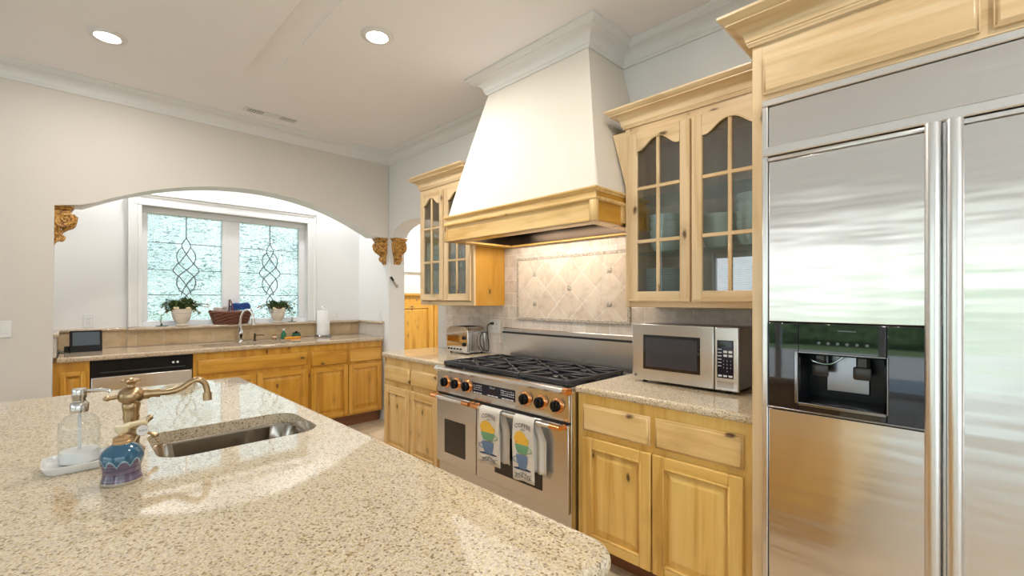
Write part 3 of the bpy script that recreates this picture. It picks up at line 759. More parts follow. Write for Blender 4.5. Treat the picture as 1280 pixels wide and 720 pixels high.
mb.box(ix0, ix0+0.008, iy0, iy1, hz0+0.016, 1.98).box(2.592, 2.60, iy0, iy1, hz0+0.016, 1.98).box(ix0, 2.60, iy0, iy0+0.008, hz0+0.016, 1.98).box(ix0, 2.60, iy1-0.008, iy1, hz0+0.016, 1.98).box(ix0, 2.60, iy0, iy1, 1.975, 1.985)
for k in range(9): mb.box(ix0+0.02, 2.58, iy0+0.05+k*0.125, iy0+0.09+k*0.125, 1.955, 1.974, 0.004)
mb.build('metal_liner', DKSTEEL, hd)
for yy in (1.80, 2.34): MB().lathe([(0.03, 0), (0.03, 0.012)], (2.36, yy, 1.938), 20).build('hood_lamp', LENS, hd)
o_ = area('hood_lamp_light', (2.36, 2.07, 1.93), (0, 0, 0), 0.14, 0.95, 7.0, (1, 0.86, 0.70))

# ------------------------------------------------------------------ range
rg = thing('range', (2.27, 2.13, 0), 'wide stainless steel gas range with black knobs and copper accents', 'stove')
FR = Face('x', 1.94); ry0, ry1 = 1.524, 2.744
mb = MB(); mb.box(1.96, 2.612, ry0, ry1, 0.11, 0.905, 0.002); mb.build('body', STEEL, rg)
mb = MB(); mb.box(1.985, 2.60, ry0+0.02, ry1-0.02, 0.012, 0.11)
mb.build('kick_panel', BLACKM, rg)
for yy in (ry0+0.06, ry1-0.06):
    for xx in (2.03, 2.55): MB().lathe([(0.02, 0.0005), (0.02, 0.012)], (xx, yy, 0), 16).build('foot', BLACKM, rg)
mb = MB(); FR.box(mb, ry0, ry1, -0.02, 0.0, 0.743, 0.897, 0.003); mb.build('control_panel', STEEL, rg)
mb = MB(); mb.box(1.958, 2.612, ry0, ry1, 0.905, 0.928, 0.002)
pts = [(1.962, 0.928), (1.935, 0.930), (1.920, 0.924), (1.914, 0.911), (1.920, 0.900), (1.940, 0.897), (1.962, 0.897)]
mb.prism([(x, z) for x, z in pts], 'y', ry0+0.002, ry1-0.002); mb.build('cooktop', STEEL, rg, 40)
for yy in (ry0-0.0, ry1-0.03):
    MB().prism([(1.963, 0.931), (1.934, 0.933), (1.916, 0.926), (1.910, 0.911), (1.917, 0.897), (1.940, 0.893), (1.963, 0.893)], 'y', yy, yy+0.03).build('corner_cap', COPPER if yy < 2 else STEELT, rg, 40)
mb = MB(); mb.box(1.985, 2.56, ry0+0.03, ry1-0.03, 0.9282, 0.934, 0.002); mb.build('burner_tray', BLACK, rg)
def burner(x, y):
    MB().lathe([(0.055, 0), (0.055, 0.008), (0.042, 0.012), (0.042, 0.018), (0.036, 0.022), (0.0, 0.023)], (x, y, 0.934), 24).build('burner', IRON, rg)
nb = 3; gw = (ry1-ry0-0.06)/nb
for i in range(nb):
    g0_, g1_ = ry0+0.03+i*gw+0.003, ry0+0.03+(i+1)*gw-0.003; ym = (g0_+g1_)/2; mb = MB()
    zt0, zt1 = 0.944, 0.964
    mb.box(1.972, 1.990, g0_, g1_, zt0-0.004, zt1, 0.004).box(2.530, 2.546, g0_, g1_, zt0, zt1, 0.003)
    mb.box(1.990, 2.530, g0_, g0_+0.012, zt0, zt1, 0.003).box(1.990, 2.530, g1_-0.012, g1_, zt0, zt1, 0.003).box(2.252, 2.266, g0_, g1_, zt0, zt1, 0.003)
    for xc in (2.12, 2.40):
        burner(xc, ym)
        for k in range(4):
            an = PI/4+k*PI/2
            ex = xc+(0.125 if math.cos(an) > 0 else -0.125); ey = ym+(gw/2-0.012)*(1 if math.sin(an) > 0 else -1)
            mb.tube([(xc+0.035*math.cos(an), ym+0.035*math.sin(an), zt1-0.004), (ex, ey, zt1-0.006)], 0.008, 6)
        mb.tube([(xc, g0_+0.006, zt1-0.006), (xc, ym-0.04, zt1-0.004)], 0.006, 6).tube([(xc, g1_-0.006, zt1-0.006), (xc, ym+0.04, zt1-0.004)], 0.006, 6)
    for xx in (1.98, 2.538):
        for yy in (g0_+0.01, g1_-0.01): mb.box(xx-0.006, xx+0.006, yy-0.006, yy+0.006, 0.934, zt0)
    mb.build('grate', IRON, rg)
for yy, zz in ((2.633, 0.825), (2.513, 0.825), (2.392, 0.825), (1.848, 0.826), (1.726, 0.826), (1.605, 0.826)):
    kb = MB(); FR.cyl(kb, yy, zz, 0, 0, 0, 28, prof=[(0.0, 0.0), (0.043, 0.0), (0.043, 0.006), (0.036, 0.012), (0.030, 0.013)])
    ring = kb.build('knob_bezel', COPPER, rg, 40)
    kb = MB(); FR.cyl(kb, yy, zz, 0, 0, 0, 24, prof=[(0.031, 0.010), (0.031, 0.030), (0.027, 0.036), (0.0, 0.037)])
    FR.box(kb, yy-0.006, yy+0.006, 0.03, 0.045, zz-0.029, zz+0.029, 0.003)
    kb.build('knob', BLACK, ring, 40)
dp = MB(); FR.box(dp, 1.938, 2.338, 0.0, 0.003, 0.790, 0.860, 0.001); dp = dp.build('display_panel', NAVYP, rg)
mb = MB(); D = 0.0036
def lab(y, z): return FR.p(y, D, z)
for u0, u1, z in ((2.24, 2.33, 0.797), (2.085, 2.19, 0.797), (1.945, 2.055, 0.797)):
    n_ = 3
    for k in range(n_):
        a = u0+(u1-u0)*k/n_; FR.box(mb, a+0.003, a+(u1-u0)/n_-0.003, 0.0031, D, z-0.004, z+0.003)
rr = random.Random(3)
for u0, u1 in ((2.245, 2.33), (1.945, 2.07)):
    for i in range(3):
        for k in range(7):
            a = u0+(u1-u0)*k/7; FR.box(mb, a, a+(u1-u0)/7*rr.uniform(0.35, 0.7), 0.0031, D, 0.815+i*0.013, 0.815+i*0.013+rr.uniform(0.003, 0.007))
mb.text('Dacor', 0.02, lambda x, y: FR.p(2.14-x, D, 0.847+y+0.15*x*0))
mb.build('display_marking', WHITETXT, dp, 0)
mb = MB(); FR.box(mb, 2.10, 2.185, 0.0031, 0.0034, 0.808, 0.835); mb.build('clock_screen', plain('clock_dark', (0.02, 0.006, 0.004), 0.1), dp, 0)
def oven_door(y0, y1, w0, w1, wz0, wz1, h0, h1):
    mb = MB(); FR.box(mb, y0, y1, -0.018, 0.006, 0.243, 0.728, 0.004); d_ = mb.build('oven_door', STEEL, rg)
    mb = MB(); FR.box(mb, w0, w1, 0.0062, 0.009, wz0, wz1, 0.002); mb.build('oven_window', OVENG, d_)
    mb = MB(); mb.tube([FR.p(h0, 0.058, 0.722), FR.p(h1, 0.058, 0.722)], 0.0125, 14); mb.build('handle', STEELT, d_)
    for a, b in ((h0-0.035, h0+0.035), (h1-0.035, h1+0.035)):
        mb = MB(); mb.tube([FR.p(a, 0.058, 0.722), FR.p(b, 0.058, 0.722)], 0.0145, 14)
        c = a+0.012 if a < h0 and abs(a-(h0-0.035)) < 1e-6 else b-0.012
        mb.tube([FR.p(c, 0.058, 0.722), FR.p(c, 0.0062, 0.718)], [0.013, 0.018], 12)
        mb.build('handle_bracket', COPPER, d_, 40)
oven_door(2.302, 2.742, 2.412, 2.645, 0.322, 0.560, 2.345, 2.70)
oven_door(1.526, 2.294, 1.712, 2.114, 0.322, 0.562, 1.575, 2.245)
mb = MB(); FR.box(mb, ry0+0.01, ry1-0.01, -0.012, -0.001, 0.7285, 0.7425); mb.build('vent_gap', BLACKM, rg)
mb = MB(); mb.box(2.60, 2.6155, ry0, ry1, 0.928, 1.178, 0.004); mb.build('backguard', STEEL, rg)
mb = MB(); mb.box(2.592, 2.5995, ry0+0.004, ry1-0.004, 1.133, 1.147); mb.build('vent_slot', BLACKM, rg)

# tea towels over the wide oven's handle
CL = plain('cotton_cloth', (0.80, 0.77, 0.70), 0.9, ns=60, var=0.94, bump=0.5, bs=900)
YEL, GRN, BLU, NVY, ORG_ = plain('print_yellow', (0.85, 0.52, 0.06), 0.8), plain('print_green', (0.19, 0.42, 0.24), 0.8), plain('print_blue', (0.16, 0.25, 0.42), 0.8), plain('print_navy', (0.035, 0.06, 0.15), 0.8), plain('print_orange', (0.78, 0.27, 0.03), 0.8)
def towel(ya, yb, zlen, back0, back1, zback, label, cupflip):
    t = thing('tea_towel', (1.88, (ya+yb)/2, zlen), label, 'towel', 'tea towels on the oven handle')
    bx, bz, r = FR.pos-0.058, 0.722, 0.0165
    def front(s, h):   # s 0..1 along width (left to right in view: high y to low y), h depth below the bar top
        y = yb+(ya-yb)*s; z = bz-h
        x = bx-r-0.006-0.006*math.sin(s*5.5+1.0)*min(1, h/0.12)-0.004*math.sin(s*11)*min(1, h/0.3)
        return Vector((x, y+0.004*math.sin(h*14), z))
    L = bz-zlen; pth = []
    for k in range(15): pth.append(('f', L*(1-k/14)))
    for k in range(1, 8): pth.append(('a', PI*k/8))
    Lb = bz-zback
    for k in range(15): pth.append(('b', Lb*k/14))
    def fn(u, v):
        i = u*(len(pth)-1); k = min(int(round(i)), len(pth)-1); kind, h = pth[k]
        y = yb+(ya-yb)*v
        if kind == 'f': return front(v, h)
        sh = 0.0
        if kind == 'a':
            w = max(0.0, 1-abs(h-PI/2)/(PI/2)); p0 = front(v, 0)
            return Vector((bx-(r+0.004)*math.cos(h), y, bz+(r+0.004)*math.sin(h)))
        q = h/Lb; yy = back1+(back0-back1)*v; y2 = y*(1-min(1, q*3))+yy*min(1, q*3)
        return Vector((bx+r+0.003+0.005*math.sin(v*16)*min(1, q*4), y2, bz-h))
    mb = MB(); mb.grid(fn, len(pth)-1, 24); o = mb.build('cloth', CL, t, 60)
    sm = o.modifiers.new('thick', 'SOLIDIFY'); sm.thickness = 0.003; sm.offset = 0
    # printed cups, following the cloth
    W = yb-ya
    def at(px_, py_, lift=0.0030):   # px 0..1 across, py metres below the top
        p = front(px_, py_); p.x -= lift; return p
    def shape(pts, mat, nm, lift=0.0030):
        m = MB(); m.poly([at(a, b, lift) for a, b in pts]); bmesh.ops.triangulate(m.bm, faces=m.bm.faces[:]); m.build(nm, mat, o, 0)
    H = L; c = 0.47; fl = cupflip
    def cup(z0, z1, wt, wb): return [(c-wt, z0), (c+wt, z0), (c+wt*0.93, z0+(z1-z0)*0.45), (c+wb, z1), (c-wb, z1), (c-wt*0.93, z0+(z1-z0)*0.45)]
    def ell(cx, cz, rx, rz, n=20): return [(cx+rx*math.cos(2*PI*k/n), cz+rz*math.sin(2*PI*k/n)) for k in range(n)]
    shape(ell(c, H*0.80, 0.40, H*0.022), NVY, 'saucer_print')
    shape(cup(H*0.57, H*0.80, 0.26, 0.15), BLU, 'blue_cup_print', 0.0036)
    shape(cup(H*0.40, H*0.55, 0.30, 0.20), GRN, 'green_cup_print')
    shape([(c-0.28, H*0.40), (c-0.36, H*0.30), (c-0.27, H*0.215), (c-0.1, H*0.18), (c+0.08, H*0.21), (c+0.2, H*0.27), (c+0.33, H*0.31), (c+0.28, H*0.40)], YEL, 'yellow_cup_print', 0.0034)
    for q_ in ((-0.14, 0.30), (0.06, 0.33), (0.18, 0.37), (-0.2, 0.37)): shape(ell(c+q_[0], H*q_[1], 0.07, H*0.020, 10), ORG_, 'orange_print', 0.0040)
    m = MB()
    for s_, zc, w_, mt in ((-fl, 0.655, 0.30, 0), (fl, 0.47, 0.34, 1)):
        pts = [at(c+s_*(w_-0.08+0.20*math.sin(PI*k/10)), H*(zc-0.055+0.11*k/10), 0.0042) for k in range(11)]
        m.tube(pts, 0.0022, 5, mi=mt)
    m.build('cup_handle_print', [BLU, GRN], o, 40)
    m = MB(); m.tube([at(0.12+0.76*k/12, H*(0.875+0.012*math.sin(k*0.9)), 0.0034) for k in range(13)], 0.0011, 5).tube([at(0.12+0.76*k/12, H*(0.945+0.010*math.sin(k*0.9)), 0.0034) for k in range(13)], 0.0011, 5)
    m.text('and Tea', 0.034, lambda x, y: at(0.5+x/W, H*0.905-y, 0.0042)); m.text('COFFEE', 0.036, lambda x, y: at(0.5+x/W, H*0.085-y+3.2*x*x, 0.0042)); m.text('time', 0.018, lambda x, y: at(0.5+x/W, H*0.155-y, 0.0042))
    m.build('lettering_print', DARKTXT, o, 0)
    return t
towel(1.990, 2.178, 0.395, 1.945, 2.11, 0.415, 'white tea towel printed with coffee cups, left of the two on the oven handle', 1)
towel(1.712, 1.872, 0.375, 1.655, 1.80, 0.430, 'white tea towel printed with coffee cups, right of the two on the oven handle', 1)

# ------------------------------------------------------------------ refrigerator and its surround
en = thing('refrigerator_surround', (2.28, -0.05, 0), 'pine cabinet surround with crown above the refrigerator', 'cabinet')
FE = Face('x', 1.93)
for a in (0.567, -0.70): MB().box(1.93, WX-0.002, a, a+0.037, 0.001, 2.408, 0.002).build('side_panel', wood('pale', 'z'), en)
mb = MB(); mb.box(1.932, WX-0.002, -0.663, 0.567, 2.19, 2.408); mb.build('top_box', wood('pale', 'y'), en)
for a, b in ((-0.023, 0.563), (-0.655, -0.048)): slab_front(FE, a, b, 2.205, 2.352, -0.002, 'door', 'pale', en)
MB().sweep(crown_prof(0.10, 0.118, 2.408), [(1.93, -0.70), (1.93, 0.604), (WX-0.002, 0.604)]).build('crown_moulding', wood('pale', 'y'), en, 25)
fr = thing('refrigerator', (2.25, -0.05, 0), 'large built-in stainless side-by-side refrigerator with a black dispenser', 'refrigerator')
FF = Face('x', 1.90)
mb = MB(); mb.box(2.075, 2.62, -0.655, 0.560, 0.002, 2.178); mb.build('cabinet_body', plain('fridge_dark_body', (0.06, 0.06, 0.065), 0.5), fr)
mb = MB()
FF.box(mb, -0.655, 0.560, -0.045, 0.002, 2.150, 2.176, 0.003); FF.box(mb, 0.540, 0.560, -0.045, 0.0, 0.09, 2.150, 0.003); FF.box(mb, -0.655, -0.635, -0.045, 0.0, 0.09, 2.150, 0.003)
FF.box(mb, -0.652, 0.557, -0.17, 0.012, 1.957, 1.992, 0.004); FF.box(mb, 0.0475, 0.0585, -0.17, -0.004, 0.09, 1.957, 0.002); mb.build('trim_frame', STEELT, fr)
mb = MB(); FF.box(mb, -0.634, 0.539, -0.17, -0.006, 1.993, 2.149, 0.003); mb.build('grille_panel', FRIDGE, fr)
mb = MB(); FF.box(mb, -0.65, 0.555, -0.05, -0.02, 0.003, 0.088); mb.build('kick_grille', BLACKM, fr)
mb = MB(); FF.box(mb, 0.5405, 0.5595, -0.17, -0.046, 0.09, 2.15); FF.box(mb, -0.6545, -0.6355, -0.17, -0.046, 0.09, 2.15); mb.build('frame_side', STEELT, fr)
def fdoor(y0, y1, niche):
    mb = MB(); z0, z1 = 0.095, 1.938
    dk = -0.165
    if niche:
        FF.box(mb, y0, y1, dk, 0.0, z0, 1.006, 0.004); FF.box(mb, y0, y1, dk, 0.0, 1.332, z1, 0.004)
    else: FF.box(mb, y0, y1, dk, 0.0, z0, z1, 0.004)
    d_ = mb.build('door', FRIDGE, fr, 25)
    mb = MB(); FF.box(mb, y0, y1, -0.04, 0.003, z1, z1+0.016, 0.002); mb.build('door_edge', STEELT, d_)
    return d_
fd = fdoor(0.060, 0.538, True); rd = fdoor(-0.633, 0.046, False)
for yy, d_ in ((0.078, fd), (0.030, rd)):
    mb = MB(); pts = [(0.0, 0.0), (0.018, 0.006), (0.018, 0.030)]
    pl = []
    for k in range(13):
        a = PI*k/12; pl.append((1.858-0.014*math.sin(a), yy+0.019*math.cos(a)))
    pl += [(1.8985, yy-0.019), (1.8985, yy+0.019)]
    mb.prism(pl, 'z', 0.12, 1.948); mb.build('handle', STEELT, d_, 40)
# dispenser
mb = MB(); y0, y1, z0, z1 = 0.190, 0.439, 1.043, 1.222
FF.box(mb, 0.061, y0, -0.04, 0.002, 1.008, 1.330, 0.003); FF.box(mb, y1, 0.537, -0.04, 0.002, 1.008, 1.330, 0.003)
FF.box(mb, y0, y1, -0.04, 0.002, 1.008, z0, 0.002); FF.box(mb, y0, y1, -0.04, 0.002, z1, 1.330, 0.002)
ds = mb.build('dispenser', GLOSSB, fd, 25)
mb = MB(); FF.box(mb, y0, y1, -0.16, -0.15, z0, z1); FF.box(mb, y0-0.004, y0+0.006, -0.15, -0.002, z0, z1); FF.box(mb, y1-0.006, y1+0.004, -0.15, -0.002, z0, z1); FF.box(mb, y0, y1, -0.15, -0.002, z0-0.004, z0+0.004); FF.box(mb, y0, y1, -0.15, -0.002, z1-0.004, z1+0.004)
mb.build('niche', BLACK, ds)
mb = MB()
for a in ((y0-0.006, y0, z0-0.006, z1+0.006), (y1, y1+0.012, z0-0.006, z1+0.006), (y0, y1, z1, z1+0.006), (y0, y1, z0-0.012, z0)): FF.box(mb, a[0], a[1], 0.002, 0.007, a[2], a[3], 0.002)
FF.box(mb, 0.061, 0.537, 0.002, 0.006, 1.008, 1.014, 0.001); mb.build('niche_trim', plain('dispenser_trim', (0.30, 0.31, 0.33), 0.15, 1.0), ds)
for yy in (0.385, 0.262):
    mb = MB(); FF.box(mb, yy-0.026, yy+0.026, -0.075, -0.060, z0+0.092, z0+0.138, 0.008, seg=2); FF.box(mb, yy-0.018, yy+0.018, -0.11, -0.066, z0+0.125, z1-0.006, 0.006); mb.build('paddle', plain('paddle_grey', (0.035, 0.032, 0.032), 0.25), ds)
mb = MB(); FF.box(mb, y0+0.06, y1-0.06, -0.148, -0.142, z0+0.03, z1-0.01, 0.003); mb.build('splash_plate', plain('splash_steel', (0.30, 0.32, 0.36), 0.2, 1.0), ds)
mb = MB(); mb.tube(spline([FF.p(0.42, -0.05, z1-0.006), FF.p(0.40, -0.04, z1-0.03), FF.p(0.35, -0.04, z1-0.036), FF.p(0.31, -0.05, z1-0.006)]), 0.004, 8); mb.build('ice_chute', plain('dispenser_trim', (0.3, 0.31, 0.33), 0.15, 1.0), ds)
mb = MB()
for k in range(6): mb.lathe([(0.005, 0), (0.005, 0.003), (0.0, 0.0035)], FF.p(0.24+k*0.027, 0.005, 1.262), 12, 'x')
FF.box(mb, 0.27, 0.32, 0.0022, 0.0026, 1.305, 1.309)
mb.build('dispenser_button', plain('button_grey', (0.10, 0.12, 0.12), 0.3), ds)

# ------------------------------------------------------------------ microwave
mw = thing('microwave', (2.47, 1.07, 0.945), 'stainless countertop microwave with a black keypad beside the fridge', 'microwave')
FM = Face('x', 2.325); my0, my1, mz0, mz1 = 0.788, 1.368, 0.960, 1.277
mb = MB(); mb.box(2.343, 2.622, my0+0.003, my1-0.003, mz0+0.004, mz1-0.006, 0.004); mb.build('housing', plain('microwave_housing', (0.36, 0.35, 0.34), 0.3, 0.9), mw)
mb = MB(); FM.box(mb, 0.906, my1, -0.018, 0.0, mz0, mz1, 0.006, seg=2); md = mb.build('door', STEEL, mw)
mb = MB(); FM.box(mb, my0, 0.903, -0.018, 0.0, mz0, mz1, 0.006, seg=2); mp_ = mb.build('control_panel', STEEL, mw)
mb = MB(); FM.box(mb, 0.976, 1.297, 0.0002, 0.003, 1.024, 1.217, 0.002); mb.build('window', GLOSSB, md)
mb = MB(); FM.box(mb, 0.990, 1.283, 0.0031, 0.0036, 1.040, 1.201); mb.build('window_screen', plain('mesh_screen', (0.05, 0.05, 0.06), 0.08), md)
mb = MB(); mb.lathe([(0.008, 0), (0.008, 0.002), (0.0, 0.0022)], FM.p(1.345, 0.002, 0.985), 16, 'x'); mb.build('emblem', plain('emblem_grey', (0.2, 0.2, 0.2), 0.3, 0.8), md)
mb = MB(); FM.box(mb, 0.812, 0.890, 0.0002, 0.003, 1.024, 1.212, 0.002); kp = mb.build('keypad', NAVYP, mp_)
mb = MB()
for i in range(6): FM.box(mb, 0.868, 0.886, 0.0032, 0.0037, 1.165-i*0.0165, 1.1685-i*0.0165)
for i in range(2):
    for k in range(2): FM.box(mb, 0.817+k*0.024, 0.834+k*0.024, 0.0032, 0.0037, 1.150-i*0.019, 1.161-i*0.019)
for i, row in enumerate(('123', '456', '789')):
    for k, ch in enumerate(row): mb.text(ch, 0.010, lambda x, y, a=0.858-k*0.017, b=1.110-i*0.017: FM.p(a-x, 0.0036, b+y))
mb.text('0', 0.010, lambda x, y: FM.p(0.841-x, 0.0036, 1.058+y))
for k in range(3): FM.box(mb, 0.816+k*0.025, 0.834+k*0.025, 0.0032, 0.0037, 1.031, 1.040)
mb.build('key', WHITETXT, kp, 0)
mb = MB(); FM.box(mb, 0.818, 0.884, 0.0031, 0.0035, 1.178, 1.206); mb.build('clock_display', plain('lcd_dark', (0.012, 0.018, 0.015), 0.06), kp, 0)
mb = MB(); FM.box(mb, 0.812, 0.890, 0.0002, 0.002, 0.976, 1.008, 0.001); mb.build('door_button', NICKEL, mp_)
for yy in (0.85, 1.31):
    for xx in (2.37, 2.59): MB().lathe([(0.013, 0.0006), (0.016, 0.016)], (xx, yy, 0.945), 14).build('foot', BLACKM, mw)

# ------------------------------------------------------------------ toaster
to = thing('toaster', (2.50, 3.10, 0.945), 'chrome toaster with ribbed sides and two black dials on the counter', 'toaster')
tx0, tx1, tyy0, tyy1, tz0_, tz1_ = 2.395, 2.600, 2.955, 3.245, 0.958, 1.178
FT = Face('x', tx0)
def tprof(i=0.0):
    p = []; y0, y1, z0, z1, r = tyy0+i, tyy1-i, tz0_+i, tz1_-i, 0.055
    p += [(y0, z0), (y1, z0)]
    for k in range(7): a = PI/2*k/6; p.append((y1-r+r*math.cos(a), z1-r+r*math.sin(a)))
    for k in range(7): a = PI/2+PI/2*k/6; p.append((y0+r+r*math.cos(a), z1-r+r*math.sin(a)))
    return p
MB().prism(tprof(0.004), 'x', tx0+0.012, tx1-0.012).build('body', plain('toaster_steel', (0.50, 0.46, 0.42), 0.22, 1.0), to, 40)
for a, b in ((tx0, tx0+0.014), (tx1-0.014, tx1)): MB().prism(tprof(0), 'x', a, b, bev=0.003).build('end_plate', CHROME, to, 40)
mb = MB()
for k in range(9):
    xx = tx0+0.030+k*0.019; pp = tprof(0.001); mb.prism([q for q in pp if True], 'x', xx, xx+0.004)
mb.build('rib', CHROME, to, 40)
mb = MB()
for k in range(4): mb.box(tx0+0.02, tx1-0.02, tyy0+0.06+k*0.048, tyy0+0.08+k*0.048, tz1_-0.004, tz1_+0.0005)
mb.build('slot', BLACKM, to)
mb = MB(); FT.box(mb, 3.065, 3.225, 0.0, 0.004, 1.045, 1.100, 0.002); mb.build('reflection_panel', plain('reflection_copper', (0.55, 0.36, 0.16), 0.08, 1.0), to)  # reflection on the chrome face put into this panel's colour
mb = MB(); FT.box(mb, 3.045, 3.230, 0.0041, 0.010, 1.030, 1.042, 0.003); FT.box(mb, 3.045, 3.230, 0.0, 0.010, 1.101, 1.111, 0.003); mb.build('lever_rail', CHROME, to)
for zz in (1.085, 1.03):
    mb = MB(); mb.lathe([(0.016, 0), (0.016, -0.012), (0.012, -0.016), (0.0, -0.0165)], FT.p(3.0, 0, zz), 18, 'x'); mb.build('dial', BLACK, to, 40)
mb = MB()
for k in range(5): mb.lathe([(0.007, 0), (0.007, -0.008), (0, -0.0085)], FT.p(3.05+k*0.042, 0, 0.985), 12, 'x')
mb.build('button', BLACK, to)
for yy in (2.985, 3.215):
    for xx in (2.425, 2.575): MB().lathe([(0.010, 0.0006), (0.010, 0.013)], (xx, yy, 0.945), 12).build('foot', BLACKM, to)
pc = MB(); pc.tube(spline([(2.600, 2.890, 1.205), (2.586, 2.895, 1.20), (2.58, 2.915, 1.18), (2.595, 2.925, 1.10), (2.604, 2.925, 1.03), (2.606, 2.925, 0.985), (2.595, 2.935, 0.963), (2.57, 2.952, 0.975)], 8), 0.0042, 8)
pc.tube(spline([(2.590, 2.925, 1.12), (2.55, 2.935, 1.13), (2.52, 2.938, 1.09), (2.525, 2.938, 1.02), (2.56, 2.934, 0.975), (2.60, 2.928, 0.965)], 8), 0.0038, 8)
pc.build('power_cord', BLACKM, to)
mb = MB(); mb.tube([(2.622, 2.885, 1.205), (2.595, 2.893, 1.205)], [0.013, 0.008], 12); mb.build('plug', BLACKM, to)

# outlets and switches
def plate(name, f, u, z, label, cat, gangs=('o',), w=0.072, h=0.116):
    W = w*len(gangs)*0.86+w*0.14
    t = thing(name, f.p(u, 0, z-h/2), label, cat)
    mb = MB(); f.box(mb, u-W/2, u+W/2, 0.0003, 0.006, z-h/2, z+h/2, 0.002); mb.build('cover_plate', PLASTIC_W, t)
    for i, g in enumerate(gangs):
        c = u+(i-(len(gangs)-1)/2)*w*0.8
        if g == 's':
            mb = MB(); f.box(mb, c-0.017, c+0.017, 0.006, 0.009, z-0.033, z+0.033, 0.002); mb.build('rocker', PLASTIC_W, t)
        else:
            mb = MB(); f.box(mb, c-0.017, c+0.017, 0.006, 0.0078, z-0.034, z+0.034, 0.003); ob = mb.build('socket', PLASTIC_W, t)
            mb = MB()
            for dz in (-0.017, 0.017):
                for du in (-0.006, 0.006): f.box(mb, c+du-0.0012, c+du+0.0012, 0.0079, 0.0083, z+dz, z+dz+0.008)
                f.box(mb, c-0.002, c+0.002, 0.0079, 0.0083, z+dz-0.008, z+dz-0.004)
            mb.build('slot', BLACKM, ob)
    return t
FW = Face('x', WX-0.012); FWR = Face('x', WX)
plate('wall_outlet', FW, 2.868, 1.182, 'white double outlet on the tiled wall, toaster plugged in', 'outlet', ('o', 'o'))
plate('light_switch', FWR, 3.652, 1.142, 'white switch plate on the wall edge behind the toaster', 'switch', ('s',), h=0.125)
plate('wall_outlet', Face('y', NY+0.035), 0.145, 1.222, 'white outlet on the nook wall above the smart display', 'outlet')
plate('wall_outlet', Face('y', NY), 2.35, 1.213, 'white outlet on the nook wall to the right of the paper towels', 'outlet')
plate('wall_outlet', FWR, 4.87, 1.215, 'white outlet on the blue-lit side wall at the nook counter end', 'outlet')
plate('light_switch', Face('y', WY), -0.325, 1.208, 'white rocker switch plate on the wall left of the big arch', 'switch', ('s', 's'), w=0.062)

# ------------------------------------------------------------------ corbels
cb = thing('corbel', (0, 0, 0), 'carved golden wooden corbel under the left end of the big arch', 'corbel')
out = [(0.0, -0.03), (0.112, -0.03), (0.108, -0.042), (0.096, -0.05)]
for k in range(15):
    a = math.radians(60-170*k/14); out.append((0.078+0.056*math.cos(a), -0.098+0.055*math.sin(a)))
out += [(0.052, -0.165), (0.040, -0.185), (0.036, -0.205), (0.044, -0.222)]
for k in range(8):
    a = math.radians(70-200*k/7); out.append((0.038+0.024*math.cos(a), -0.244+0.020*math.sin(a)))
out += [(0.012, -0.275), (0.006, -0.298), (0.0, -0.30)]
up_ = out[:20]+[(0.0, -0.175)]; lo_ = [(0.0, -0.160), (0.055, -0.160)]+out[19:]
mb = MB(); mb.prism(up_, 'y', -0.062, 0.062, bev=0.007); mb.prism(lo_, 'y', -0.043, 0.043, bev=0.006); body = mb.build('scroll_body', GOLDW, cb, 40)
mb = MB(); mb.box(0.0, 0.132, -0.082, 0.082, -0.014, -0.0005, 0.004).box(0.0, 0.124, -0.076, 0.076, -0.030, -0.014, 0.005); mb.build('abacus', GOLDW, cb, 40)
for s in (-1, 1):
    pts = []
    for k in range(40):
        a = math.radians(-100+k*14.5); r = 0.044*(1-k/46); pts.append((0.078+r*math.cos(a), s*0.063, -0.098+r*math.sin(a)))
    MB().tube(pts, [0.0105-0.005*k/40 for k in range(40)], 8).build('volute', GOLDW, cb, 40)
    MB().tube([(0.036+0.015*(1-k/26)*math.cos(k*0.45), s*0.044, -0.244+0.015*(1-k/26)*math.sin(k*0.45)) for k in range(24)], 0.006, 8).build('volute', GOLDW, cb, 40)
    MB().tube(spline([(0.005, s*0.063, -0.06), (0.02, s*0.064, -0.13), (0.05, s*0.064, -0.155), (0.10, s*0.063, -0.145)], 6), 0.009, 8).build('side_leaf', GOLDW, cb, 40)
    MB().tube(spline([(0.006, s*0.058, -0.15), (0.014, s*0.046, -0.19), (0.022, s*0.044, -0.215), (0.034, s*0.043, -0.222)], 6), 0.009, 8).build('side_leaf', GOLDW, cb, 40)
mb = MB()
for (w, path) in ((0.0, [(0.136, 0, -0.07), (0.138, 0, -0.11), (0.118, 0, -0.15), (0.075, 0, -0.175), (0.046, 0, -0.205), (0.06, 0, -0.235), (0.05, 0, -0.262)]),):
    for yy in (-0.044, -0.022, 0.0, 0.022, 0.044):
        mb.tube(spline([(x+(0.008 if abs(yy) < 0.01 else 0.0)+0.004*math.cos(i*2.6), yy*(1-0.55*i/6), z) for i, (x, _, z) in enumerate(path)], 6), 0.009, 8)
for k in range(6):
    a = math.radians(30-28*k)
    for s in (-1, 1): mb.ball((0.078+0.060*math.cos(a), s*0.05, -0.098+0.058*math.sin(a)), 0.010, (1, 1.1, 1.3), 1)
mb.build('acanthus_leaf', GOLDW, cb, 40)
for o_ in cb.children:
    for v_ in o_.data.vertices: v_.co.x *= 0.88
cb.location = (-0.0695, WY+0.1, SP-0.0005)
c2 = copy_tree(cb); c2.location = (WX-0.0005, WY+0.1, SP-0.0005); c2.rotation_euler = (0, 0, PI); c2['label'] = 'carved golden wooden corbel under the right end of the big arch'
c3 = copy_tree(cb); c3.location = (WX+0.1, WY-0.0005, SP-0.0005); c3.rotation_euler = (0, 0, -PI/2); c3['label'] = 'carved golden wooden corbel under the small arch by the glazed cabinet'
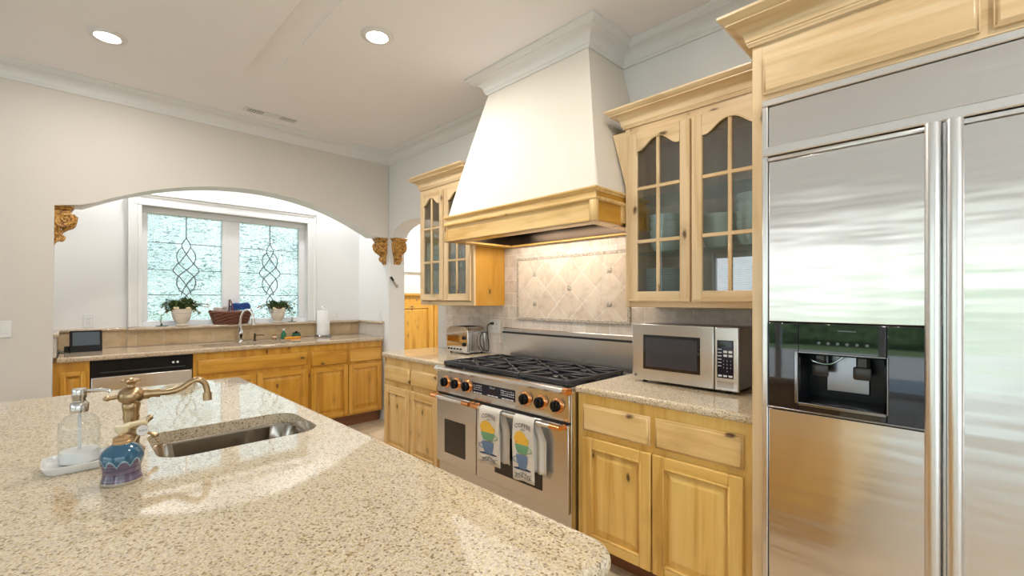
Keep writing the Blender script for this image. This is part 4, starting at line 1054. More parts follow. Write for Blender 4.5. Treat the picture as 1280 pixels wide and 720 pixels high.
for c in (cb, c2, c3): c['group'] = 'carved arch corbels'
# bottle opener on the jamb
bo = thing('bottle_opener', (2.70, WY, 1.58), 'small metal bottle opener fixed slantwise to the white pier', 'bottle opener')
mb = MB(); mb.tube([(2.655, WY-0.016, 1.665), (2.685, WY-0.016, 1.625)], [0.014, 0.012], 10); mb.build('grip', BLACKM, bo)
mb = MB(); mb.tube([(2.680, WY-0.012, 1.632), (2.735, WY-0.012, 1.560)], [0.012, 0.016], 10)
mb.tube([(2.735+0.014*math.cos(k*PI/6), WY-0.012, 1.560+0.014*math.sin(k*PI/6)) for k in range(12)], 0.005, 6, True); mb.build('opener_head', NICKEL, bo)

# ------------------------------------------------------------------ nook cabinets, dishwasher, counter, sink
FN = Face('y', 4.80); ZN = 0.934
def nook_unit(u0, u1, label, parts):
    t = thing('base_cabinet', ((u0+u1)/2, 5.1, 0), label, 'cabinet')
    mb = MB(); FN.box(mb, u0, u1, -0.02, 0, 0.13, ZN, 0, 0); FN.box(mb, u0, u0+0.018, -0.60, -0.02, 0.13, ZN, 0, 0); FN.box(mb, u1-0.018, u1, -0.60, -0.02, 0.13, ZN, 0, 0); FN.box(mb, u0+0.018, u1-0.018, -0.60, -0.02, 0.13, 0.148, 0, 0)
    mb.build('carcass', wood('amber', 'z'), t)
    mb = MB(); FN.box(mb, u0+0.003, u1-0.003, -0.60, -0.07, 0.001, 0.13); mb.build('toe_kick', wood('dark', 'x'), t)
    for kind, a, b, z0, z1 in parts:
        if kind == 'd': slab_front(FN, a, b, z0, z1, 0.0005, 'drawer', 'amber', t)
        else: panel_door(FN, a, b, z0, z1, 0.0005, 'door', 'amber', t, 0.05 if b-a > 0.2 else 0.03)
nook_unit(-0.0685, 0.133, 'narrow pine cabinet left of the dishwasher in the nook', [('p', -0.03, 0.112, 0.16, 0.86)])
nook_unit(0.797, 1.786, 'pine sink cabinet under the nook faucet', [('d', 0.825, 1.772, 0.735, 0.872), ('p', 0.825, 1.293, 0.16, 0.70), ('p', 1.302, 1.772, 0.16, 0.70)])
nook_unit(1.7885, 2.615, 'pine cabinet with two drawers under the paper towels', [('d', 1.806, 2.195, 0.71, 0.868), ('d', 2.218, 2.600, 0.71, 0.868), ('p', 1.806, 2.200, 0.15, 0.69), ('p', 2.210, 2.600, 0.15, 0.69)])
dw = thing('dishwasher', (0.465, 5.1, 0), 'dishwasher with a black control strip and steel door in the nook', 'dishwasher')
mb = MB(); mb.box(0.14, 0.79, 4.815, 5.38, 0.10, 0.93); mb.build('body', plain('dw_body', (0.10, 0.10, 0.10), 0.5), dw)
mb = MB(); mb.box(0.15, 0.78, 4.87, 5.36, 0.001, 0.10); mb.build('toe_kick', BLACKM, dw)
mb = MB(); FN.box(mb, 0.14, 0.79, -0.015, 0.010, 0.12, 0.80, 0.006, seg=2); dd = mb.build('door', STEEL, dw)
mb = MB(); FN.box(mb, 0.14, 0.79, -0.015, 0.014, 0.803, 0.926, 0.004); pn = mb.build('control_strip', BLACK, dw)
mb = MB()
for xx in (0.655, 0.685): mb.lathe([(0.009, 0), (0.009, -0.004), (0.0, -0.005)], FN.p(xx, 0.014, 0.875), 14, 'y')
mb.build('indicator', WHITETXT, pn)
mb = MB(); mb.tube([FN.p(0.19, 0.016, 0.835), FN.p(0.74, 0.016, 0.835)], 0.006, 8); mb.build('pocket_handle', BLACKM, pn)
NH = rrect(0.90, 1.70, 4.885, 5.215, 0.05)
ct = countertop('countertop', [(-0.048, 4.765), (WX-0.0215, 4.765), (WX-0.0215, NY-0.023), (0.399, NY-0.023), (0.399, NY+0.011), (-0.048, NY+0.011)], 0.9345, 0.975, GRAN2, NH)
tag(ct, 'tan granite countertop of the window nook with an undermount sink', 'countertop')
def sink(name, rings, mat, label, drain):
    t = thing(name, (drain[0], drain[1], drain[2]-0.004), label, 'sink')
    mb = MB(); rr_ = [[mb.bm.verts.new((x, y, z)) for x, y in rrect(a, b, c, d, r)] for a, b, c, d, r, z in rings]
    for a, b in zip(rr_, rr_[1:]):
        for i in range(len(a)): mb.bm.faces.new((a[i], a[(i+1) % len(a)], b[(i+1) % len(b)], b[i]))
    mb.bm.faces.new(rr_[-1]); o = mb.build('basin', mat, t, 45)
    s = o.modifiers.new('gauge', 'SOLIDIFY'); s.thickness = 0.0015
    MB().lathe([(0.042, 0.0), (0.042, 0.003), (0.03, 0.004), (0.026, 0.001), (0.0, 0.001)], drain, 24).build('drain', CHROME, t, 40)
    return t
sink('kitchen_sink', [(0.885, 1.715, 4.87, 5.23, 0.06, 0.9335), (0.898, 1.702, 4.883, 5.217, 0.052, 0.9335), (0.902, 1.698, 4.887, 5.213, 0.05, 0.92), (0.92, 1.68, 4.90, 5.20, 0.07, 0.76), (0.96, 1.64, 4.94, 5.16, 0.08, 0.75)], SINKM, 'stainless undermount sink in the nook counter', (1.30, 5.05, 0.7505))
fc = thing('faucet', (1.285, 5.285, 0.975), 'chrome gooseneck faucet at the nook sink', 'faucet')
b = (1.285, 5.285)
mb = MB(); mb.lathe([(0.028, 0.0005), (0.028, 0.006), (0.02, 0.012), (0.018, 0.05), (0.024, 0.07), (0.026, 0.09), (0.022, 0.115), (0.014, 0.13)], (*b, 0.975), 20); mb.build('body', CHROME, fc, 40)
mb = MB(); mb.tube(spline([(b[0], b[1], 1.09), (b[0]-0.004, b[1], 1.17), (b[0]+0.002, b[1]-0.01, 1.24), (b[0]+0.03, b[1]-0.03, 1.295), (b[0]+0.065, b[1]-0.055, 1.298), (b[0]+0.09, b[1]-0.075, 1.25), (b[0]+0.095, b[1]-0.08, 1.20)], 8), 0.012, 12); mb.build('spout', CHROME, fc, 60)
mb = MB(); mb.tube([(b[0]+0.095, b[1]-0.08, 1.21), (b[0]+0.098, b[1]-0.083, 1.145)], [0.014, 0.019], 14); mb.build('spray_head', NICKEL, fc, 40)
mb = MB(); mb.tube([(b[0]-0.015, b[1]-0.01, 1.06), (b[0]-0.02, b[1]-0.03, 1.13), (b[0]-0.022, b[1]-0.035, 1.175)], [0.008, 0.006, 0.008], 10); mb.build('lever', CHROME, fc, 40)
dt = thing('filter_tap', (1.42, 5.30, 0.975), 'small dark tap beside the gooseneck faucet', 'faucet')
mb = MB(); mb.lathe([(0.016, 0.0005), (0.016, 0.004), (0.009, 0.01), (0.008, 0.03), (0.012, 0.045), (0.008, 0.055), (0.009, 0.07), (0.013, 0.074), (0.0, 0.078)], (1.42, 5.30, 0.975), 16); mb.build('body', plain('dark_bronze', (0.10, 0.075, 0.05), 0.3, 1.0), dt, 40)
mb = MB(); mb.tube([(1.42, 5.30, 1.03), (1.49, 5.275, 1.034), (1.505, 5.27, 1.024)], 0.005, 8); mb.build('spout', plain('dark_bronze', (0.10, 0.075, 0.05), 0.3, 1.0), dt, 40)

# things on the nook counter
bt = thing('soap_bottle', (1.71, 5.315, 0.975), 'small dark green bottle with a white cap behind the orange sponge', 'bottle')
mb = MB(); mb.lathe([(0.0, 0.0006), (0.024, 0.0006), (0.026, 0.006), (0.026, 0.055), (0.012, 0.08), (0.011, 0.09)], (1.71, 5.315, 0.975), 20); mb.build('body', plain('green_bottle', (0.02, 0.16, 0.07), 0.12), bt, 40)
mb = MB(); mb.lathe([(0.013, 0.09), (0.014, 0.112), (0.0, 0.114)], (1.71, 5.315, 0.975), 16); mb.build('cap', PLASTIC_W, bt, 40)
jr = thing('jar', (1.845, 5.32, 0.975), 'squat dark green jar to the right of the green bottle', 'jar')
mb = MB(); mb.lathe([(0.0, 0.0006), (0.040, 0.0006), (0.044, 0.008), (0.044, 0.045), (0.036, 0.056)], (1.845, 5.32, 0.975), 20); mb.build('body', plain('dark_green', (0.015, 0.09, 0.05), 0.2), jr, 40)
mb = MB(); mb.lathe([(0.037, 0.056), (0.037, 0.064), (0.012, 0.068), (0.012, 0.078), (0.0, 0.08)], (1.845, 5.32, 0.975), 20); mb.build('lid', BLACK, jr, 40)
mb = MB(); mb.box(1.70, 1.86, 5.225, 5.262, 0.9755, 0.999, 0.006, seg=2); tag(mb.build('sponge', plain('orange_sponge', (0.80, 0.33, 0.03), 0.9, bump=0.6, bs=250)), 'orange sponge lying at the edge of the nook sink', 'sponge')
cn = thing('candle_jar', (1.615, 5.315, 0.975), 'tiny brown jar with a light rim left of the green bottle', 'jar')
mb = MB(); mb.lathe([(0.0, 0.0006), (0.021, 0.0006), (0.021, 0.05), (0.018, 0.05), (0.018, 0.03), (0, 0.03)], (1.615, 5.315, 0.975), 18); mb.build('body', plain('brown_glass', (0.30, 0.12, 0.04), 0.15), cn, 40)
mb = MB(); mb.lathe([(0.0215, 0.018), (0.0215, 0.040)], (1.615, 5.315, 0.975), 18); mb.build('paper_band', plain('cream_label', (0.75, 0.60, 0.42), 0.6), cn, 40)
pt = thing('paper_towel_holder', (2.13, 5.28, 0.975), 'paper towel roll on a round steel stand', 'paper towel holder')
pc_ = (2.13, 5.28, 0.975)
mb = MB(); mb.lathe([(0.0, 0.0006), (0.092, 0.0006), (0.096, 0.010), (0.088, 0.022), (0.074, 0.0242), (0.0, 0.0242)], pc_, 32); mb.build('base', plain('dark_steel', (0.35, 0.34, 0.33), 0.2, 1.0), pt, 40)
mb = MB(); mb.lathe([(0.008, 0.024), (0.008, 0.315), (0.006, 0.325), (0.017, 0.335), (0.02, 0.345), (0.014, 0.356), (0.0, 0.36)], pc_, 20); mb.build('post', STEELT, pt, 40)
mb = MB(); mb.lathe([(0.068, 0.0245), (0.070, 0.03), (0.070, 0.30), (0.068, 0.304), (0.02, 0.304)], pc_, 36); rl = mb.build('paper_roll', plain('paper', (0.84, 0.84, 0.84), 0.9, bump=0.25, bs=150), pt, 40)
sd = thing('smart_display', (0.12, 5.24, 0.975), 'black smart display tilted back on the left of the nook counter', 'tablet')
mb = MB(); a_ = [(5.17, 0.976), (5.205, 1.150), (5.218, 1.150), (5.33, 0.995), (5.33, 0.976)]
mb.prism(a_, 'x', 0.022, 0.222, bev=0.004); sb = mb.build('housing', BLACK, sd, 30)
def sdp(u, v, d=0.0008):  # u along x, v 0..1 up the tilted face
    return (u, 5.17+0.035*v-d, 0.976+0.174*v+d*0.2)
mb = MB(); mb.hexa([sdp(0.040, 0.30), sdp(0.205, 0.30), sdp(0.205, 0.93), sdp(0.040, 0.93)], [sdp(0.040, 0.30, 0.002), sdp(0.205, 0.30, 0.002), sdp(0.205, 0.93, 0.002), sdp(0.040, 0.93, 0.002)]); mb.build('screen', SCREEN, sd, 0)
mb = MB(); mb.box(-0.01, 0.022, 5.24, 5.32, 0.9758, 1.02, 0.004); mb.build('rear_speaker', BLACKM, sd)
mb = MB(); mb.tube(spline([(0.0, 5.25, 0.985), (-0.03, 5.22, 0.979), (-0.04, 5.17, 0.9785), (0.0, 5.13, 0.9785), (0.03, 5.11, 0.9785)], 6), 0.0025, 6); mb.build('power_cord', BLACKM, sd)

# ------------------------------------------------------------------ potted plants and basket on the ledge
LZ = 1.1535
POT = plain('cracked_white_pot', (0.74, 0.66, 0.57), 0.45, ns=25, var=0.8)
LEAF = [plain('leaf_dark', (0.035, 0.085, 0.02), 0.5), plain('leaf_mid', (0.10, 0.17, 0.05), 0.5), plain('leaf_olive', (0.19, 0.19, 0.06), 0.5)]
FLW = [plain('flower_cream', (0.82, 0.66, 0.42), 0.6), plain('flower_red', (0.45, 0.12, 0.07), 0.6)]
def plant(x, y, r, h, seed, label, right_spray):
    rn = random.Random(seed); t = thing('potted_plant', (x, y, LZ), label, 'plant', None)
    k = r/0.085
    mb = MB(); mb.lathe([(0.0, 0.0006), (0.052*k, 0.0006), (0.056*k, 0.006), (0.052*k, 0.012), (0.044*k, 0.020), (0.050*k, 0.034), (0.070*k, h*0.38), (0.080*k, h*0.62), (0.079*k, h*0.74), (0.084*k, h*0.77), (0.086*k, h*0.97), (0.088*k, h), (0.078*k, h), (0.074*k, h*0.85)], (x, y, LZ), 32); mb.build('pot', POT, t, 40)
    MB().lathe([(0.0, h*0.86), (0.076*k, h*0.86)], (x, y, LZ), 24).build('soil', plain('soil', (0.05, 0.03, 0.02), 0.95), t)
    lf, st, fl = MB(), MB(), MB()
    def leaf(p, d, s, mi):
        d = d.normalized(); sd_ = d.cross(Vector((0, 0, 1)));
        if sd_.length < 0.1: sd_ = Vector((1, 0, 0))
        sd_.normalize(); up = sd_.cross(d)*0.15
        lf.poly([p, p+d*s*0.35+sd_*s*0.26+up*s, p+d*s, p+d*s*0.35-sd_*s*0.26+up*s], mi)
    top = LZ+h*0.9
    for i in range(70):
        an = rn.uniform(0, 2*PI); ln = rn.uniform(0.06, 0.17)*k; up = rn.uniform(0.02, 0.11)*k
        if i < 10: ln *= 1.25; up *= 0.9
        yl = 0.38
        p0 = Vector((x+0.03*k*math.cos(an), y+0.03*k*math.sin(an)*yl, top)); droop = rn.uniform(0.0, 0.10)*k
        p1 = Vector((x+ln*0.6*math.cos(an), y+ln*0.6*math.sin(an)*yl, top+up)); p2 = Vector((x+ln*math.cos(an), y+ln*math.sin(an)*yl, top+up*0.9-droop*(ln/(0.2*k))))
        pts = spline([p0, p1, p2], 5); st.tube(pts, 0.0012, 4)
        for j in range(2, len(pts)):
            for q_ in range(3): leaf(pts[j], Vector((rn.uniform(-1, 1), rn.uniform(-0.5, 0.3), rn.uniform(-0.3, 0.9))), rn.uniform(0.016, 0.034)*k, rn.choice((0, 0, 1, 1, 2)))
        if rn.random() < 0.30: fl.ball(pts[-1], 0.007*k*rn.uniform(0.8, 1.4), (1, 1, 0.8), 1, rn.choice((0, 1, 1)))
    for dx in (-0.055, 0.045):
        for q_ in range(4): fl.ball((x+dx*k+rn.uniform(-.014, .014), y-0.06*k, LZ+h+rn.uniform(-0.004, 0.012)), 0.013*k, (1.2, 0.8, 0.8), 1, 0)
    sx_ = 1 if right_spray else -1
    for s_, e in ((-1, 0.17), (1, 0.16)):
        if s_ == sx_:
            pts = spline([(x, y-0.02, top), (x+s_*0.08*k, y-0.02, top+0.03), (x+s_*0.15*k, y-0.02, top+0.07*k), (x+s_*0.21*k, y-0.02, top+0.05*k)], 6)
        else:
            pts = spline([(x, y, top), (x+s_*0.10*k, y, top+0.01), (x+s_*0.16*k, y+0.0, top-0.05*k), (x+s_*0.165*k, y+0.0, LZ+0.03), (x+s_*0.155*k, y, LZ+0.006)], 6)
        st.tube(pts, 0.0022, 5)
        for j in range(5, len(pts)):
            for q_ in range(2): leaf(pts[j], Vector((rn.uniform(-1, 1), rn.uniform(-0.4, 0.4), rn.uniform(-0.6, 0.6))), rn.uniform(0.016, 0.026)*k, rn.choice((1, 2)))
        if s_ == sx_:
            for q_ in range(6): fl.ball(Vector(pts[-1])+Vector((rn.uniform(-.02, .02), 0, rn.uniform(-.02, .02))), 0.007, (1, 1, 1), 1, 1)
    lf.build('foliage', LEAF, t, 0); st.build('stem', plain('stem_green', (0.12, 0.14, 0.06), 0.6), t); fl.build('blossom', FLW, t)
    return t
plant(0.805, 5.395, 0.083, 0.165, 11, 'white pot of trailing leafy flowers on the ledge left of the basket', True)
plant(1.675, 5.395, 0.078, 0.150, 23, 'white pot of trailing leafy flowers on the ledge right of the basket', False)
for nm, x in (('left', 0.655), ('right', 1.835)):
    mb = MB(); mb.lathe([(0.0, 0.0006), (0.045, 0.0006), (0.05, 0.004), (0.05, 0.006), (0.0, 0.006)], (x, 5.425, LZ), 20)
    tag(mb.build('saucer', plain('green_glass_dish', (0.10, 0.17, 0.17), 0.15), None, 40), 'small dark dish on the window ledge beside the %s flower pot' % nm, 'dish')
bk = thing('wicker_basket', (1.235, 5.40, LZ), 'brown wicker basket of folded cloths on the window ledge', 'basket')
bx_, by_ = 1.225, 5.405
def bring(t, th):
    a, b = 0.145+0.045*t, 0.055+0.016*t; return Vector((bx_+a*math.cos(th), by_+b*math.sin(th), LZ+0.003+0.118*t+0.014*t*abs(math.cos(th))**3))
mb = MB(); NS = 36
for row in range(8):
    t0 = row/7.4
    pts = [bring(t0, 2*PI*k/(NS*2))+Vector((math.cos(2*PI*k/(NS*2)), 0.6*math.sin(2*PI*k/(NS*2)), 0))*(0.008*(1 if (k//4+row) % 2 else -1)) for k in range(NS*2)]
    mb.tube(pts, 0.0088, 6, True)
WICK = plain('wicker', (0.24, 0.075, 0.035), 0.4, var=0.25, ns=70)
mb.build('weave', WICK, bk, 60)
mb = MB()
for k in range(NS): mb.tube([bring(0, 2*PI*k/NS), bring(0.5, 2*PI*k/NS), bring(1.0, 2*PI*k/NS)], 0.004, 5)
mb.prism([(bx_+0.143*math.cos(2*PI*k/24), by_+0.053*math.sin(2*PI*k/24)) for k in range(24)], 'z', LZ+0.0006, LZ+0.008)
for q_ in (0, 1): mb.tube([bring(1.0, 2*PI*k/40)+Vector((0, 0, 0.004+0.007*math.sin(k*PI/2+q_*PI)*0.6)) for k in range(40)], 0.008, 6, True)
mb.build('stake', WICK, bk, 60)
mb = MB(); mb.tube(spline([(1.22, by_-0.070, LZ+0.10), (1.222, by_-0.060, LZ+0.19), (1.215, by_-0.02, LZ+0.245), (1.215, by_+0.02, LZ+0.245), (1.222, by_+0.055, LZ+0.19), (1.22, by_+0.066, LZ+0.10)], 8), 0.007, 8); mb.build('handle', WICK, bk, 60)
def fold(name, x0, x1, z0, n, mat, label, sd_, tilt=0.0):
    rn = random.Random(sd_); mb = MB()
    for k in range(n):
        a0, a1 = x0+rn.uniform(0, 0.02), x1-rn.uniform(0, 0.02); zz = z0+k*0.017
        def fn(u, v, a0=a0, a1=a1, zz=zz):
            x = a0+(a1-a0)*u; y = by_-0.042+0.084*v
            return Vector((x, y, zz+tilt*(x-x0)+0.006*math.sin(u*7+k)*math.cos(v*4)))
        m2 = [[mb.bm.verts.new(fn(i/10, j/6)+Vector((0, 0, dz))) for j in range(7)] for dz in (0.0,) for i in range(11)]
        m3 = [[mb.bm.verts.new(fn(i/10, j/6)+Vector((0, 0, 0.015))) for j in range(7)] for i in range(11)]
        for g_ in (m2, m3):
            for i in range(10):
                for j in range(6): mb.bm.faces.new((g_[i][j], g_[i+1][j], g_[i+1][j+1], g_[i][j+1]))
        per = [(i, 0) for i in range(10)]+[(10, j) for j in range(6)]+[(i, 6) for i in range(10, 0, -1)]+[(0, j) for j in range(6, 0, -1)]
        for q0, q1 in zip(per, per[1:]+per[:1]): mb.bm.faces.new((m2[q0[0]][q0[1]], m2[q1[0]][q1[1]], m3[q1[0]][q1[1]], m3[q0[0]][q0[1]]))
    return tag(mb.build(name, mat, None, 60), label, 'cloth')
fold('folded_cloth', 1.225, 1.40, LZ+0.145, 4, plain('blue_cloth', (0.02, 0.07, 0.28), 0.85), 'blue folded cloth standing up from the wicker basket', 4, 0.05)
fold('folded_cloth', 1.06, 1.205, LZ+0.122, 3, plain('pink_cloth', (0.66, 0.58, 0.56), 0.9, var=0.6, ns=30), 'pinkish white folded cloth at the left of the wicker basket', 5, 0.08)

# ------------------------------------------------------------------ island
IY0, IY1, IX0, IX1 = 0.462, 3.13, -1.05, 0.757
SH = rrect(0.195, 0.672, 1.66, 2.015, (0.075, 0.06, 0.075, 0.085), 10)
io = rrect(IX0, IX1, IY0, IY1, (0.02, 0.02, 0.06, 0.065), 8)
it = countertop('countertop', io, 0.905, 0.945, GRAN, SH, 0.017)
tag(it, 'large cream speckled granite island countertop with an undermount sink', 'countertop')
ib = thing('kitchen_island', (-0.15, 1.8, 0), 'pine kitchen island base under the large granite top', 'island')
mb = MB(); x0, x1, y0, y1 = IX0+0.05, IX1-0.05, IY0+0.05, IY1-0.05
mb.box(x0, x0+0.02, y0, y1, 0.09, 0.9045).box(x1-0.02, x1, y0, y1, 0.09, 0.9045).box(x0+0.02, x1-0.02, y0, y0+0.02, 0.09, 0.9045).box(x0+0.02, x1-0.02, y1-0.02, y1, 0.09, 0.9045).box(x0+0.02, x1-0.02, y0+0.02, y1-0.02, 0.09, 0.11)
mb.build('carcass', wood('honey', 'z'), ib)
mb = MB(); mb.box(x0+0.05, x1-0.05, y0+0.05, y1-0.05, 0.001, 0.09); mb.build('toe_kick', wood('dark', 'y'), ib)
sink('island_sink', [(0.18, 0.688, 1.645, 2.03, 0.09, 0.9045), (0.192, 0.676, 1.657, 2.018, 0.078, 0.9045), (0.197, 0.671, 1.661, 2.014, 0.075, 0.895), (0.21, 0.658, 1.674, 2.0, 0.08, 0.765), (0.25, 0.62, 1.71, 1.965, 0.09, 0.752)], SINKM, 'stainless undermount bar sink in the granite island', (0.44, 1.84, 0.7525))
# island faucet
bf = thing('faucet', (0.146, 1.84, 0.945), 'antique bronze bar faucet with a curved spout on the island', 'faucet')
fx, fy, fz = 0.146, 1.84, 0.945
mb = MB(); mb.lathe([(0.034, 0.0006), (0.034, 0.006), (0.026, 0.012), (0.020, 0.02), (0.022, 0.055), (0.026, 0.063), (0.020, 0.072), (0.0175, 0.09), (0.0215, 0.105), (0.0195, 0.118), (0.0225, 0.135), (0.024, 0.145), (0.021, 0.150), (0.031, 0.158), (0.034, 0.172), (0.031, 0.186), (0.020, 0.196), (0.012, 0.199), (0.010, 0.207), (0.018, 0.212), (0.021, 0.218), (0.016, 0.224), (0.010, 0.226), (0.0, 0.229)], (fx, fy, fz), 28); mb.build('body', BRONZE, bf, 40)
mb = MB()
for k in range(6):
    a = k*PI/3; mb.ball((fx+0.018*math.cos(a), fy+0.018*math.sin(a), fz+0.218), 0.008, (1, 1, 0.7), 1)
mb.build('finial', BRONZE, bf)
dr_ = Vector((0.985, -0.10, 0)).normalized(); o_ = Vector((fx, fy, fz))
def sp_(d, z): return o_+dr_*(d if d < 0.07 else 0.07+(d-0.07)*0.60)+Vector((0, 0, z))
mb = MB(); mb.tube([sp_(0.025, 0.172), sp_(0.045, 0.172)], 0.016, 14).tube([sp_(0.045, 0.172), sp_(0.062, 0.172)], 0.0125, 14).tube([sp_(0.062, 0.172), sp_(0.072, 0.172)], 0.014, 14)
pts = spline([sp_(0.06, 0.172), sp_(0.11, 0.171), sp_(0.16, 0.178), sp_(0.205, 0.196), sp_(0.24, 0.202), sp_(0.268, 0.190), sp_(0.280, 0.168), sp_(0.282, 0.152)], 8)
mb.tube(pts, 0.0095, 14).tube([sp_(0.282, 0.156), sp_(0.283, 0.130)], [0.0125, 0.0135], 14); mb.build('spout', BRONZE, bf, 50)
mb = MB(); mb.tube([sp_(-0.028, 0.172), sp_(-0.048, 0.170), sp_(-0.056, 0.170), sp_(-0.066, 0.169)], [0.008, 0.006, 0.010, 0.004], 10); mb.build('side_knob', BRONZE, bf, 40)
# cross handle facing the camera side
hc = Vector((fx+0.018, fy-0.075, fz+0.075)); ax_ = Vector((0.25, -0.95, 0.10)).normalized(); e1 = ax_.cross(Vector((0, 0, 1))).normalized(); e2 = e1.cross(ax_)
mb = MB(); mb.tube([o_+Vector((0, 0, 0.06)), hc], [0.011, 0.010], 12)
mb.tube([hc-ax_*0.01, hc+ax_*0.004], 0.017, 16)
for k in range(4):
    a = PI/4*0.75+k*PI/2; d = e1*math.cos(a)+e2*math.sin(a)
    mb.tube([hc+d*0.010, hc+d*0.030, hc+d*0.036, hc+d*0.042, hc+d*0.048], [0.0055, 0.0045, 0.008, 0.009, 0.004], 10)
hn = mb.build('cross_handle', BRONZE, bf, 40)
mb = MB(); mb.tube([hc+ax_*0.003, hc+ax_*0.0075], 0.0155, 18); cp_ = mb.build('porcelain_button', CERAM_W, hn, 40)
mb = MB(); mb.text('COLD', 0.008, lambda x, y: hc+ax_*0.0078+e1*x+e2*y); mb.build('button_marking', DARKTXT, cp_, 0)

# soap tray and clear glass dispenser
tr = thing('soap_tray', (0.03, 1.78, 0.945), 'white ceramic tray under the clear soap bottle on the island', 'tray')
mb = MB(); tcx, tcy = 0.030, 1.775
def ring_(h, s, z): return [mb.bm.verts.new((x, y, z)) for x, y in rrect(tcx-h, tcx+h, tcy-h*0.92, tcy+h*0.92, s, 5)]
rs = [ring_(0.066, 0.02, 0.9456), ring_(0.072, 0.024, 0.952), ring_(0.078, 0.026, 0.968), ring_(0.0755, 0.024, 0.9685), ring_(0.069, 0.02, 0.955)]
mb.bm.faces.new(rs[0])
for a, b in zip(rs, rs[1:]):
    for i in range(len(a)): mb.bm.faces.new((a[i], a[(i+1) % len(a)], b[(i+1) % len(b)], b[i]))
mb.bm.faces.new(rs[-1]); mb.build('dish', CERAM_W, tr, 50)
gd = thing('soap_dispenser', (0.028, 1.782, 0.955), 'clear glass soap bottle with a steel pump on a white tray', 'soap dispenser')
gc = (0.028, 1.782, 0.9555)
mb = MB(); mb.lathe([(0.0, 0.001), (0.041, 0.001), (0.044, 0.005), (0.0445, 0.095), (0.042, 0.112), (0.033, 0.128), (0.018, 0.138), (0.0165, 0.148)], gc, 36); mb.build('bottle', BOTGLASS, gd, 40)
mb = MB(); mb.lathe([(0.0, 0.004), (0.0415, 0.004), (0.0415, 0.034), (0.0, 0.034)], gc, 32); mb.build('liquid_soap', plain('clear_soap', (0.86, 0.85, 0.84), 0.15), gd, 40)
mb = MB(); mb.tube([(gc[0], gc[1], gc[2]+0.02), (gc[0], gc[1], gc[2]+0.15)], 0.0035, 8); mb.build('dip_tube', plain('tube_white', (0.75, 0.75, 0.75), 0.3), gd)
mb = MB(); mb.lathe([(0.0195, 0.142), (0.0205, 0.146), (0.0205, 0.166), (0.018, 0.169), (0.0145, 0.171), (0.0145, 0.180), (0.016, 0.182), (0.0165, 0.205), (0.015, 0.208), (0.0, 0.209)], gc, 26); mb.tube(spline([(gc[0]+0.01, gc[1], gc[2]+0.200), (gc[0]+0.035, gc[1]-0.006, gc[2]+0.2005), (gc[0]+0.058, gc[1]-0.014, gc[2]+0.197), (gc[0]+0.066, gc[1]-0.017, gc[2]+0.190)], 6), 0.0045, 10); mb.build('pump', NICKEL, gd, 40)

# blue glazed pot dispenser
def glaze():
    m, t, b = newmat('drip_glaze')
    tcn = nd(t, 'ShaderNodeTexCoord'); s = nd(t, 'ShaderNodeSeparateXYZ'); lk(t, tcn.outputs['Object'], s.inputs[0])
    an = mth(t, 'ARCTAN2', s.outputs[1], s.outputs[0]); w = mth(t, 'ABSOLUTE', mth(t, 'SINE', mth(t, 'MULTIPLY', an, 5.0)))
    edge = mth(t, 'ADD', mth(t, 'MULTIPLY', w, 0.016), 0.048)
    edge = mth(t, 'ADD', edge, mth(t, 'MULTIPLY', mth(t, 'SUBTRACT', noise(t, tcn.outputs['Object'], 40, 2), 0.5), 0.012))
    dz = mth(t, 'SUBTRACT', s.outputs[2], edge)
    st = noise(t, coords(t, False, (3, 3, 260)), 1.0, 3, 0.6)
    low = ramp(t, st, [(0.35, (0.025, 0.025, 0.075)), (0.5, (0.085, 0.06, 0.12)), (0.62, (0.26, 0.21, 0.27))])
    top = mix(t, noise(t, tcn.outputs['Object'], 45, 3), (0.006, 0.055, 0.12), (0.03, 0.15, 0.25))
    col = mix(t, mth(t, 'GREATER_THAN', dz, 0.0), low, top)
    rim = mth(t, 'LESS_THAN', mth(t, 'ABSOLUTE', dz), 0.0022); col = mix(t, mth(t, 'MULTIPLY', rim, 0.75), col, (0.30, 0.48, 0.55))
    foot = mth(t, 'LESS_THAN', s.outputs[2], 0.009); col = mix(t, foot, col, (0.42, 0.36, 0.27))
    lk(t, col, b.inputs['Base Color']); b.inputs['Roughness'].default_value = 0.09; b.inputs['Coat Weight'].default_value = 0.6
    bump(t, b, st, 0.25, 0.002); MATS['glaze'] = m; return m
bp_ = thing('soap_dispenser', (0.104, 1.545, 0.945), 'blue and purple drip-glazed ceramic soap pump on the island', 'soap dispenser')
c_ = (0.104, 1.545, 0.945)
mb = MB(); mb.lathe([(0.0, 0.0006), (0.042, 0.0006), (0.0435, 0.004), (0.043, 0.009), (0.0395, 0.022), (0.039, 0.032), (0.0415, 0.046), (0.0445, 0.060), (0.0445, 0.072), (0.040, 0.084), (0.030, 0.093), (0.020, 0.098), (0.018, 0.102)], c_, 40); mb.build('body', glaze(), bp_, 40)
mb = MB(); mb.lathe([(0.0185, 0.097), (0.0195, 0.100), (0.0195, 0.106), (0.017, 0.108), (0.0185, 0.110), (0.0185, 0.116), (0.010, 0.119), (0.007, 0.121), (0.007, 0.128)], c_, 24); mb.build('collar', plain('brass_cream', (0.62, 0.43, 0.24), 0.3, 0.7), bp_, 40)
mb = MB(); mb.lathe([(0.009, 0.126), (0.012, 0.128), (0.016, 0.142), (0.015, 0.145), (0.0, 0.146)], c_, 22)
